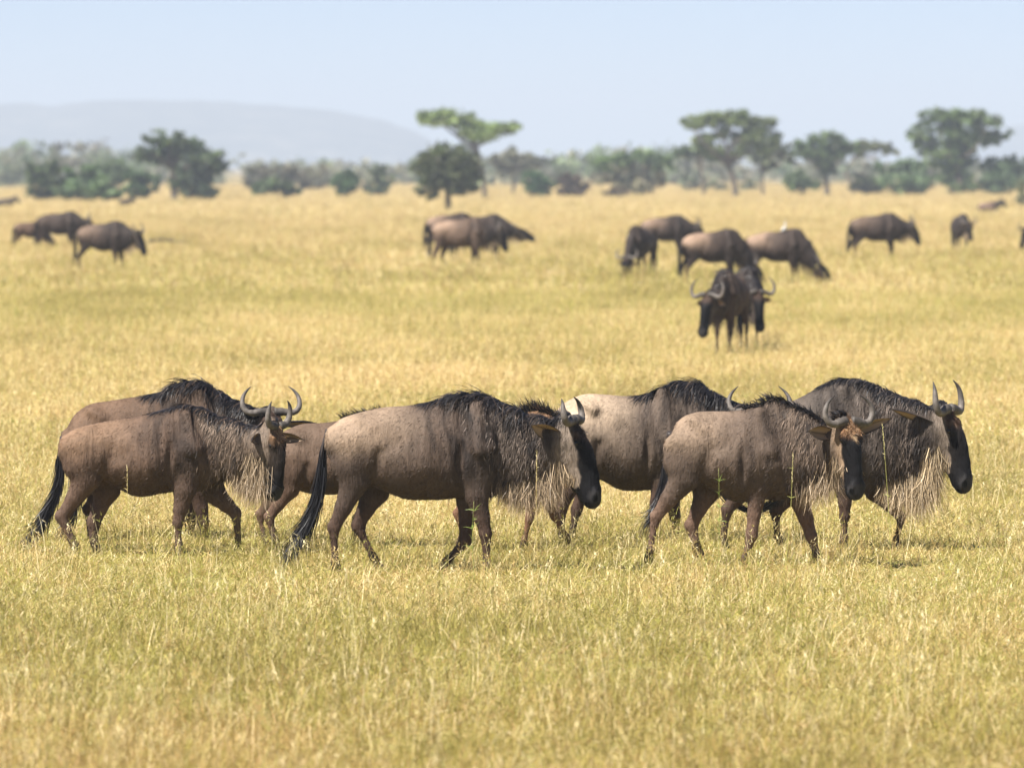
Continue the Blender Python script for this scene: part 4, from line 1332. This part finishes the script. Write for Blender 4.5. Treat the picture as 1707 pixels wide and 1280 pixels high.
def pose(kind, variant=0, **kw):
    """template pose in metres"""
    D = {k: D0[k] for k in ('torso', 'fore', 'hind')}
    D['neck'] = [((.42, 0, 1.36), (.44, 0, .62), .16), ((.60, 0, 1.26), (.60, 0, .66), .135), ((.78, 0, 1.17), (.76, 0, .74), .115), ((.94, 0, 1.12), (.90, 0, .82), .10)]
    D['head'] = ((1.06, 0, 1.10), 0.0, R(74), 0.0)
    stand_f = [(.42, -.125, .90), (.36, -.125, .62), (.40, -.125, .34), (.40, -.125, .09), (.42, -.125, .0)]
    stand_h = [(-.52, -.13, 1.0), (-.44, -.13, .72), (-.64, -.13, .42), (-.60, -.13, .10), (-.58, -.13, .0)]
    if kind in ('stand', 'graze', 'low'):
        D['fore'] = [stand_f, [(x + .09, -y, z) for x, y, z in stand_f]]
        D['hind'] = [stand_h, [(x - .12, -y, z) for x, y, z in stand_h]]
    if kind == 'graze':
        D['neck'] = [((.42, 0, 1.34), (.44, 0, .62), .16), ((.66, 0, 1.16), (.56, 0, .62), .14), ((.86, 0, .90), (.66, 0, .52), .12), ((.98, 0, .66), (.80, 0, .42), .10)]
        D['head'] = ((1.02, 0, .58), 0.0, R(62), 0.0)
    if kind == 'low':
        D['neck'] = [((.42, 0, 1.35), (.44, 0, .62), .16), ((.64, 0, 1.20), (.58, 0, .62), .14), ((.82, 0, 1.06), (.74, 0, .62), .12), ((.96, 0, .98), (.88, 0, .64), .10)]
        D['head'] = ((1.06, 0, .98), 0.0, R(78), 0.0)
    if kind == 'lie':
        D['torso'] = [(x, z1 - .58, max(z0 - .60, .0)) for x, z1, z0 in D0['torso']]
        D['neck'] = [((.42, 0, .80), (.44, 0, .08), .16), ((.60, 0, .80), (.60, 0, .25), .13), ((.78, 0, .86), (.76, 0, .48), .11), ((.90, 0, .88), (.86, 0, .58), .10)]
        D['head'] = ((1.0, 0, .90), 0.0, R(60), 0.0)
        D['fore'] = [[(.42, s, .35), (.30, s, .16), (.55, s * 1.3, .09), (.35, s * 1.3, .05), (.30, s * 1.3, .04)] for s in (-.15, .15)]
        D['hind'] = [[(-.50, s, .40), (-.25, s, .20), (-.60, s * 1.5, .09), (-.35, s * 1.5, .05), (-.28, s * 1.5, .04)] for s in (-.17, .17)]
    D['tail'] = [(-.68, 0, 1.18), (-.78, 0, 1.0), (-.80, 0, .78), (-.80, 0, .5), (-.82, .0, .28)]
    if kind == 'lie': D['tail'] = [(-.68, 0, .55), (-.8, 0, .4), (-.85, .1, .2), (-.8, .2, .05)]
    D.update(pale=.6, mane_len=.22, mane_up=.1, mane_near=.5, mane_n=260, beard_len=.24, beard_n=220, tail_n=220, tuft_n=0, brindle=.9)
    D['pal'] = dict(body=(.045, .032, .026), neck=(.038, .029, .025), leg=(.045, .028, .021), cheek=(.07, .055, .045), pale=(.27, .185, .13))
    turn = kw.pop('turn', 0)
    if turn:
        # swing neck and head round the shoulder
        c0 = np.array((.45, 0, 0)); n_ = len(D['neck'])
        def rot(p, a):
            p = np.asarray(p, float) - c0
            return tuple(np.array((p[0] * math.cos(a) - p[1] * math.sin(a), p[0] * math.sin(a) + p[1] * math.cos(a), p[2])) + c0)
        a = R(turn)
        D['neck'] = [(rot(t, a * i / n_), rot(b, a * i / n_), w) for i, (t, b, w) in enumerate(D['neck'])]
        O, yw, pt, rl = D['head']
        D['head'] = (rot(O, a), yw + a * 1.15, pt, rl)
    pal = dict(D['pal']); pal.update(kw.pop('pal', {})); D['pal'] = pal
    D.update(kw)
    return D


# px of the body centre, py of the ground, facing (degrees, 0 = to the right, -90 = at the viewer), size, pose, label
BACK = [
    (172, 454, -14, 1.10, pose('stand', turn=-10, pale=.55), 'wildebeest standing at the left behind, in front of a darker one'),
    (98, 420, 0, 1.08, pose('stand', pale=.1), 'dark wildebeest at the far left partly behind a lighter one'),
    (50, 417, 10, .80, pose('graze', pale=.2, pal=dict(body=(.09, .055, .036))), 'small brown wildebeest at the far left edge, behind the dark one'),
    (766, 449, -6, 1.16, pose('walk', turn=10, pale=1.1, brindle=.4, pal=dict(body=(.11, .073, .052))), 'pale brown wildebeest walking in front of two others behind the centre'),
    (800, 440, 0, 1.16, pose('stand', pale=.1, head=((1.0, 0, 1.02), 0, R(35), 0)), 'dark wildebeest with head stretched forward, behind the pale brown walking one'),
    (750, 428, 12, 1.12, pose('graze', pale=.9), 'wildebeest of which only the pale back rises over the one walking behind the centre'),
    (1068, 466, -112, 1.10, pose('graze', pale=.2), 'wildebeest grazing towards the viewer at the left of the right hand group'),
    (1108, 434, 8, 1.10, pose('stand', pale=.85), 'wildebeest standing at the back of the right hand group, its head raised at the right'),
    (1188, 478, 4, 1.10, pose('graze', pale=1.2, turn=16), 'pale rumped wildebeest in the middle of the right hand group, behind the facing pair'),
    (1295, 477, -6, 1.10, pose('graze', pale=1.1, pal=dict(beard=(.1, .07, .05))), 'wildebeest grazing to the right with a white bird on its back'),
    (1216, 590, -104, 1.04, pose('low', turn=-14, pale=.1, hs=1.05, pal=dict(body=(.075, .05, .036), beard=(.10, .07, .05))), 'wildebeest facing the viewer with lowered black face and wide curved horns'),
    (1239, 583, -80, 1.04, pose('low', turn=2, pale=.1, pal=dict(body=(.045, .034, .028), beard=(.08, .06, .05))), 'darker wildebeest pressed against the right side of the one facing the viewer'),
    (1460, 436, 4, 1.16, pose('stand', pale=.35), 'lone wildebeest standing in profile at the right behind, head held up'),
    (1600, 424, -82, 1.05, pose('stand', turn=8, pale=.1, pal=dict(body=(.04, .03, .027))), 'dark wildebeest standing end on near the right edge'),
    (1756, 432, 172, 1.05, pose('low', turn=-35, pale=.2), 'wildebeest cut off by the right edge, only horn and ear in view'),
    (1648, 356, 20, 1.0, pose('lie', pale=.6, mane_n=60, beard_n=0, tail_n=40, pal=dict(body=(.16, .10, .08))), 'wildebeest lying far away near the right edge below the trees'),
    (8, 346, 0, .9, pose('lie', pale=.1, mane_n=60, beard_n=0, tail_n=40), 'wildebeest lying far away at the left edge below the trees'),
    (208, 345, 40, .8, pose('lie', pale=.1, mane_n=60, beard_n=0, tail_n=40), 'tiny dark wildebeest lying far away below the large rounded tree'),
]
for i, (px, py, ang, size, D, lab) in enumerate(BACK):
    Y = gdepth(py)
    p = at(px, py, Y)
    r = empty('wildebeest', (p[0], p[1], 0), R(ang))
    r.scale = (size, size, size)
    tag(r, lab, 'wildebeest', GB)
    far = Y > 300
    wildebeest(r, D, vox=.024 if Y < 130 else (.03 if not far else .045), seed=40 + i, fur=0 if far else (5000 if Y < 130 else 2500), detail=Y < 130)

# white egret standing on a back
Y = gdepth(477)
p = at(1307, 392, Y)
eg = empty('egret', (p[0], p[1], p[2] - .02), R(-70))
eg.scale = (.85, .85, .85)
tag(eg, 'small white egret standing on the back of a grazing wildebeest', 'bird')
m_, nt_, b_, o_ = new_mat('white_feathers')
tc_ = N(nt_, 'ShaderNodeTexCoord'); n_ = N(nt_, 'ShaderNodeTexNoise', Scale=30.0)
nt_.links.new(tc_.outputs['Object'], n_.inputs['Vector'])
nt_.links.new(ramp(nt_, n_.outputs[0], [(.3, .66), (.7, .84)]).outputs[0], b_.inputs['Base Color'])
b_.inputs['Roughness'].default_value = .7
ch = [((-.20, 0, .12), .012, .010), ((-.13, 0, .16), .035, .025), ((-.03, 0, .20), .055, .050), ((.06, 0, .24), .045, .045), ((.10, 0, .29), .022, .024), ((.075, 0, .35), .016, .017), ((.10, 0, .40), .016, .018), ((.12, 0, .425), .024, .022), ((.16, 0, .42), .012, .012)]
pr = [Prim(a[0], b[0], a[1], a[2], b[1], b[2], k=.02) for a, b in zip(ch[:-1], ch[1:])]
for s in (-1, 1):
    pr.append(Prim((.05, .04 * s, .23), (-.16, .03 * s, .14), .014, .045, .008, .02, k=.015))
Pv, Qv = surface(pr, .012)
mesh_obj('body', Pv, Qv, m_, eg)
m_, nt_, b_, o_ = new_mat('yellow_beak'); b_.inputs['Base Color'].default_value = (.6, .32, .05, 1)
g = Geo(); g.tube([(.15, 0, .425), (.19, 0, .418), (.235, 0, .405)], [.010, .007, .001], 8); g.build('beak', m_, eg, cols=False)
m_, nt_, b_, o_ = new_mat('dark_leg'); b_.inputs['Base Color'].default_value = (.03, .03, .02, 1)
for s in (-1, 1):
    g = Geo(); g.tube([(-.01, .025 * s, .18), (.01, .027 * s, .10), (0, .027 * s, .0)], [.009, .006, .006], 6)
    g.tube([(0, .027 * s, .004), (.05, .035 * s, .003)], [.005, .002], 5)
    g.build('leg', m_, eg, cols=False)

# dead branch lying in the grass at the left
Y = gdepth(415)
rng = np.random.default_rng(3)
p = at(275, 415, Y)
fb = empty('fallen_branch', (p[0], p[1], 0))
tag(fb, 'dry brown fallen branch lying in the grass right of the left wildebeest group', 'branch')
g = Geo()
g.tube(cr([(-.9, 0, .2), (-.3, .1, .33), (.3, 0, .30), (.95, .1, .22)], 14), np.linspace(.055, .02, 14), 7, rng=rng, rough=.1)
for k in range(14):
    x = rng.uniform(-.8, .8)
    g.tube(cr([(x, .05, .28), (x + .12, rng.uniform(-.2, .2), .38), (x + .3, rng.uniform(-.3, .3), rng.uniform(.28, .46))], 6), np.linspace(.018, .004, 6), 5, rng=rng, rough=.1)
g.build('limb', M_BARK, fb, cols=False)

# a few single tall stalks standing in front of the line
m_, nt_, b_, o_ = new_mat('green_stalk')
ob_ = N(nt_, 'ShaderNodeAttribute', attribute_name='Col')
nt_.links.new(ob_.outputs['Color'], b_.inputs['Base Color'])
b_.inputs['Roughness'].default_value = .5
GREENC, STRAWC = (.22, .29, .06), (.60, .47, .18)
STALKS = [(792, 905, 790, 655 + 180, 1, 'short green leafy grass stalk before the foreleg of the middle adult', 5),
          (898, 920, 895, 752, 0, 'straight straw stalk rising before the beard of the middle adult', 3),
          (1196, 905, 1198, 780, 1, 'green stalk with small leaves before the belly of the young tan headed wildebeest', 6),
          (1305, 850, 1322, 757, 2, 'long leaning stalk with pale tip before the chest of the young tan headed wildebeest', 2),
          (1487, 905, 1471, 708, 2, 'long thin stalk crossing before the chest of the rightmost adult', 2),
          (213, 890, 212, 778, 0, 'thin straw stalk before the belly of the leftmost walking wildebeest', 1),
          (300, 850, 265, 783, 0, 'straw stalk leaning left before the shoulder of the leftmost walking wildebeest', 1),
          (640, 905, 634, 800, 1, 'green stalk behind the hind legs, in front of the middle adult', 4)][:6]
for i, (bx, by, tx, ty, kind, lab, lv) in enumerate(STALKS):
    Yd = 43.6 if i != 5 and i != 6 else 45.4
    b0 = at(bx, by, Yd); t0 = at(tx, ty, Yd)
    o = np.array((b0[0], Yd, 0))
    top = t0 - o
    g = Geo(); rg = np.random.default_rng(100 + i)
    col = {0: STRAWC, 1: GREENC, 2: (.45, .45, .12)}[kind]
    path = cr([(0, 0, -.02), top * .5 + np.array((rg.normal() * .015, 0, 0)), top], 10)
    g.tube(path, np.linspace(.0028, .0010, 10), 6, col=mix(np.array(col), np.array(STRAWC), np.array(.2)))
    n_l = lv * 4
    rt = path[rg.integers(4, 9, n_l)] + rg.normal(size=(n_l, 3)) * .004
    dd = rg.normal(size=(n_l, 3)) * np.array((.8, .5, .3)) + np.array((0, 0, .8))
    ribbons(g, rt, dd, rg.uniform(.03, .09 if kind == 1 else .05, n_l), .0055 if kind == 1 else .003, col, seg=4, gravity=.7, rng=rg)
    if kind != 1:
        rt = path[-1] + np.linspace(0, -1, 30)[:, None] * (path[-1] - path[-3]) + rg.normal(size=(30, 3)) * .002
        ribbons(g, rt, rg.normal(size=(30, 3)) * .3 + np.array((0, 0, 1)), .02, .004, (.62, .52, .28), seg=2, rng=rg)
    so = g.build('grass_stalk', m_)
    so.location = o
    tag(so, lab, 'grass stalk', 'single tall grass stalks before the front line')
# ------------------------------------------------------------------ grass: nobody could count it
def grass_material():
    m, nt, b, out = new_mat('meadow_grass')
    a, ge, n2, nlow, dry = meadow_green(nt)
    at_ = N(nt, 'ShaderNodeAttribute', attribute_name='Col')       # r: random per blade, g: height along the blade, b: kind (0 leaf, 1 stem/seed)
    sp_ = N(nt, 'ShaderNodeSeparateColor')
    nt.links.new(at_.outputs['Color'], sp_.inputs[0])
    rnd, hh, kind = sp_.outputs[0], sp_.outputs[1], sp_.outputs[2]
    # green where the patch value beats the blade's own random number
    d = math_n(nt, 'SUBTRACT', a, rnd)
    gf = math_n(nt, 'MULTIPLY_ADD', d, 2.6, .45)
    cl = N(nt, 'ShaderNodeClamp'); nt.links.new(gf, cl.inputs[0])
    fr = math_n(nt, 'FRACT', math_n(nt, 'MULTIPLY', rnd, 7.31))
    straw = ramp(nt, fr, [(0.0, (.30, .17, .06)), (.22, (.62, .46, .18)), (.6, (.81, .65, .30)), (.85, (.90, .79, .48)), (1.0, (.42, .21, .08))])
    green = ramp(nt, fr, [(0.0, (.14, .15, .035)), (.5, (.38, .37, .075)), (1.0, (.64, .54, .14))])
    c = mixc(nt, cl.outputs[0], straw.outputs[0], green.outputs[0])
    # brown dead patches
    br = ramp(nt, nlow.outputs[0], [(.50, 0.0), (.70, .50)])
    c = mixc(nt, br.outputs[0], c, (.36, .22, .11))
    rust = ramp(nt, n2.outputs[0], [(.38, (.36, .16, .06)), (.62, (.36, .27, .09))])
    c = mixc(nt, dry.outputs[0], c, rust.outputs[0])
    nt.links.new(c, b.inputs['Base Color'])
    b.inputs['Roughness'].default_value = .5
    b.inputs['Specular IOR Level'].default_value = .35
    tr = N(nt, 'ShaderNodeBsdfTranslucent')
    nt.links.new(c, tr.inputs[0])
    ms = N(nt, 'ShaderNodeMixShader'); ms.inputs[0].default_value = .28
    nt.links.new(b.outputs[0], ms.inputs[1]); nt.links.new(tr.outputs[0], ms.inputs[2])
    nt.links.new(ms.outputs[0], out.inputs[0])
    return m


M_GRASS = grass_material()
gcol = bpy.data.collections.new('grass_clumps')      # sources of the scattered blades, not linked to the scene itself


def clump(k, rng, n, radius, hmin, hmax, width, seg=3, lean=.35, stems=0, rise=1.0):
    g = Geo()
    a = rng.random(n) * 2 * np.pi; r = radius * np.sqrt(rng.random(n))
    root = np.stack([np.cos(a) * r, np.sin(a) * r, np.full(n, -.02)], 1)
    d = np.stack([rng.normal(size=n) * lean, rng.normal(size=n) * lean, np.full(n, rise)], 1)
    L = rng.uniform(hmin, hmax, n)
    col = np.stack([rng.random(n), np.zeros(n), np.zeros(n)], 1)
    tip = col.copy(); tip[:, 1] = 1
    ribbons(g, root, d, L, width * rng.uniform(.6, 1.3, n), col, seg=seg, gravity=.9 * rise, curl=1.3, rng=rng, tipcol=tip)
    if stems:
        a = rng.random(stems) * 2 * np.pi; r = radius * np.sqrt(rng.random(stems))
        root = np.stack([np.cos(a) * r, np.sin(a) * r, np.full(stems, -.02)], 1)
        d = np.stack([rng.normal(size=stems) * .16, rng.normal(size=stems) * .16, np.ones(stems)], 1)
        L = rng.uniform(hmax * 1.1, hmax * 1.75, stems)
        col = np.stack([rng.random(stems), np.zeros(stems), np.ones(stems)], 1)
        ribbons(g, root, d, L, width * .6, col, seg=4, gravity=.25, curl=.25, rng=rng)
        # seed heads: short side sprigs near the tip
        sr = np.repeat(root + d / np.linalg.norm(d, axis=1)[:, None] * (L * .78)[:, None], 5, 0) + rng.normal(size=(stems * 5, 3)) * np.array((.006, .006, .03))
        sd = np.repeat(d, 5, 0) + rng.normal(size=(stems * 5, 3)) * .7
        sc_ = np.repeat(col, 5, 0)
        ribbons(g, sr, sd, rng.uniform(.02, .05, stems * 5), width * .9, sc_, seg=2, gravity=.4, curl=.4, rng=rng)
    o = g.build('grass_clump_%02d' % k, M_GRASS, link=False)
    gcol.objects.link(o)


rng = np.random.default_rng(5)
NEARV, MIDV, FARV = 12, 6, 6
for k in range(NEARV):
    clump(k, rng, 34, .17, .07, .20 if k % 3 else .26, .0055, seg=4, lean=.75, stems=1)
for k in range(MIDV):
    clump(NEARV + k, rng, 84, .34, .08, .23, .0085, seg=2, lean=.7, stems=2)
for k in range(FARV):
    clump(NEARV + MIDV + k, rng, 90, .85, .10, .27, .022, seg=2, lean=.5, stems=4)


def scatter(rng, y0, y1, dens, margin):
    """uniform points in the wedge of the plain the camera sees"""
    k = 853.5 / FPX * 1.12
    area = k * (y1 ** 2 - y0 ** 2) + 2 * margin * (y1 - y0)
    n = int(area * dens)
    y = rng.uniform(0, 1, n)
    y = np.sqrt(y0 ** 2 + y * (y1 ** 2 - y0 ** 2))
    x = rng.uniform(-1, 1, n) * (k * y + margin)
    return np.stack([x, y, np.zeros(n)], 1)


zones = []
P1 = scatter(rng, 26.5, 64, 80, .8); zones.append((P1, rng.integers(0, NEARV, len(P1)), (.75, 1.25)))
P2 = scatter(rng, 62, 140, 17, 1.5); zones.append((P2, NEARV + rng.integers(0, MIDV, len(P2)), (.8, 1.25)))
P3 = scatter(rng, 138, 330, 2.6, 3); zones.append((P3, NEARV + MIDV + rng.integers(0, FARV, len(P3)), (.8, 1.2)))
P4 = scatter(rng, 330, 900, .35, 5); zones.append((P4, NEARV + MIDV + rng.integers(0, FARV, len(P4)), (1.2, 2.2)))
for zi in (0, 1):
    Pz, iz, sz = zones[zi]
    keep = rng.random(len(Pz)) < .80 + .5 * hashnoise(Pz * np.array((2.2, 1.4, 1)), 14)
    zones[zi] = (Pz[keep], iz[keep], sz)
pts = np.concatenate([z[0] for z in zones])
idx = np.concatenate([z[1] for z in zones]).astype(np.int32)
scl = np.concatenate([rng.uniform(z[2][0], z[2][1], len(z[0])) for z in zones])
# tufts and thin places
tuft = hashnoise(pts * np.array((1.3, .9, 1)), 4)
hz = np.clip(1 + .35 * tuft, .6, 1.5)
near = sstep(44, 30, pts[:, 1])
hz = hz * (.92 + .22 * near - .12 * sstep(38, 44, pts[:, 1]) * sstep(66, 50, pts[:, 1]))
gm_ = bpy.data.meshes.new('grass')
gm_.vertices.add(len(pts)); gm_.vertices.foreach_set('co', pts.astype(np.float32).ravel())
a = gm_.attributes.new('variant', 'INT', 'POINT'); a.data.foreach_set('value', idx)
a = gm_.attributes.new('turn', 'FLOAT_VECTOR', 'POINT')
a.data.foreach_set('vector', np.stack([rng.normal(size=len(pts)) * .08, rng.normal(size=len(pts)) * .08, rng.uniform(0, 6.283, len(pts))], 1).astype(np.float32).ravel())
a = gm_.attributes.new('size', 'FLOAT_VECTOR', 'POINT')
a.data.foreach_set('vector', np.stack([scl, scl, np.minimum(scl, 1.15) * hz], 1).astype(np.float32).ravel())
gm_.materials.append(M_GRASS)
grass = bpy.data.objects.new('grass', gm_)
COL.objects.link(grass)
tag(grass, kind='stuff')
ng = bpy.data.node_groups.new('scatter_grass', 'GeometryNodeTree')
ng.interface.new_socket('Geometry', in_out='INPUT', socket_type='NodeSocketGeometry')
ng.interface.new_socket('Geometry', in_out='OUTPUT', socket_type='NodeSocketGeometry')
gi = ng.nodes.new('NodeGroupInput'); go = ng.nodes.new('NodeGroupOutput')
ci = ng.nodes.new('GeometryNodeCollectionInfo')
ci.inputs['Collection'].default_value = gcol
ci.inputs['Separate Children'].default_value = True
ci.inputs['Reset Children'].default_value = True
ip = ng.nodes.new('GeometryNodeInstanceOnPoints')
ip.inputs['Pick Instance'].default_value = True


def named(nm, typ):
    n = ng.nodes.new('GeometryNodeInputNamedAttribute')
    n.data_type = typ
    n.inputs[0].default_value = nm
    return n.outputs[0]


ng.links.new(gi.outputs[0], ip.inputs['Points'])
ng.links.new(ci.outputs[0], ip.inputs['Instance'])
ng.links.new(named('variant', 'INT'), ip.inputs['Instance Index'])
ng.links.new(named('turn', 'FLOAT_VECTOR'), ip.inputs['Rotation'])
ng.links.new(named('size', 'FLOAT_VECTOR'), ip.inputs['Scale'])
ng.links.new(ip.outputs[0], go.inputs[0])
md = grass.modifiers.new('scatter', 'NODES')
md.node_group = ng

# ------------------------------------------------------------------ the air
hv = bpy.data.materials.new('haze'); hv.use_nodes = True
nt_ = hv.node_tree; nt_.nodes.clear()
ho = nt_.nodes.new('ShaderNodeOutputMaterial')
pv = nt_.nodes.new('ShaderNodeVolumePrincipled')
pv.inputs['Color'].default_value = (.80, .885, 1.0, 1)
pv.inputs['Density'].default_value = HAZE
pv.inputs['Anisotropy'].default_value = 0.0
nt_.links.new(pv.outputs[0], ho.inputs['Volume'])
x0_, x1_, y0_, y1_, z0_, z1_ = -2600, 2600, -200, 8700, -1.2, 105
Vb = [(x, y, z) for x in (x0_, x1_) for y in (y0_, y1_) for z in (z0_, z1_)]
Fb = np.array([[0, 1, 3, 2], [4, 6, 7, 5], [0, 4, 5, 1], [2, 3, 7, 6], [0, 2, 6, 4], [1, 5, 7, 3]])
hz_ = mesh_obj('haze', Vb, Fb, hv, smooth=False)
tag(hz_, kind='stuff')
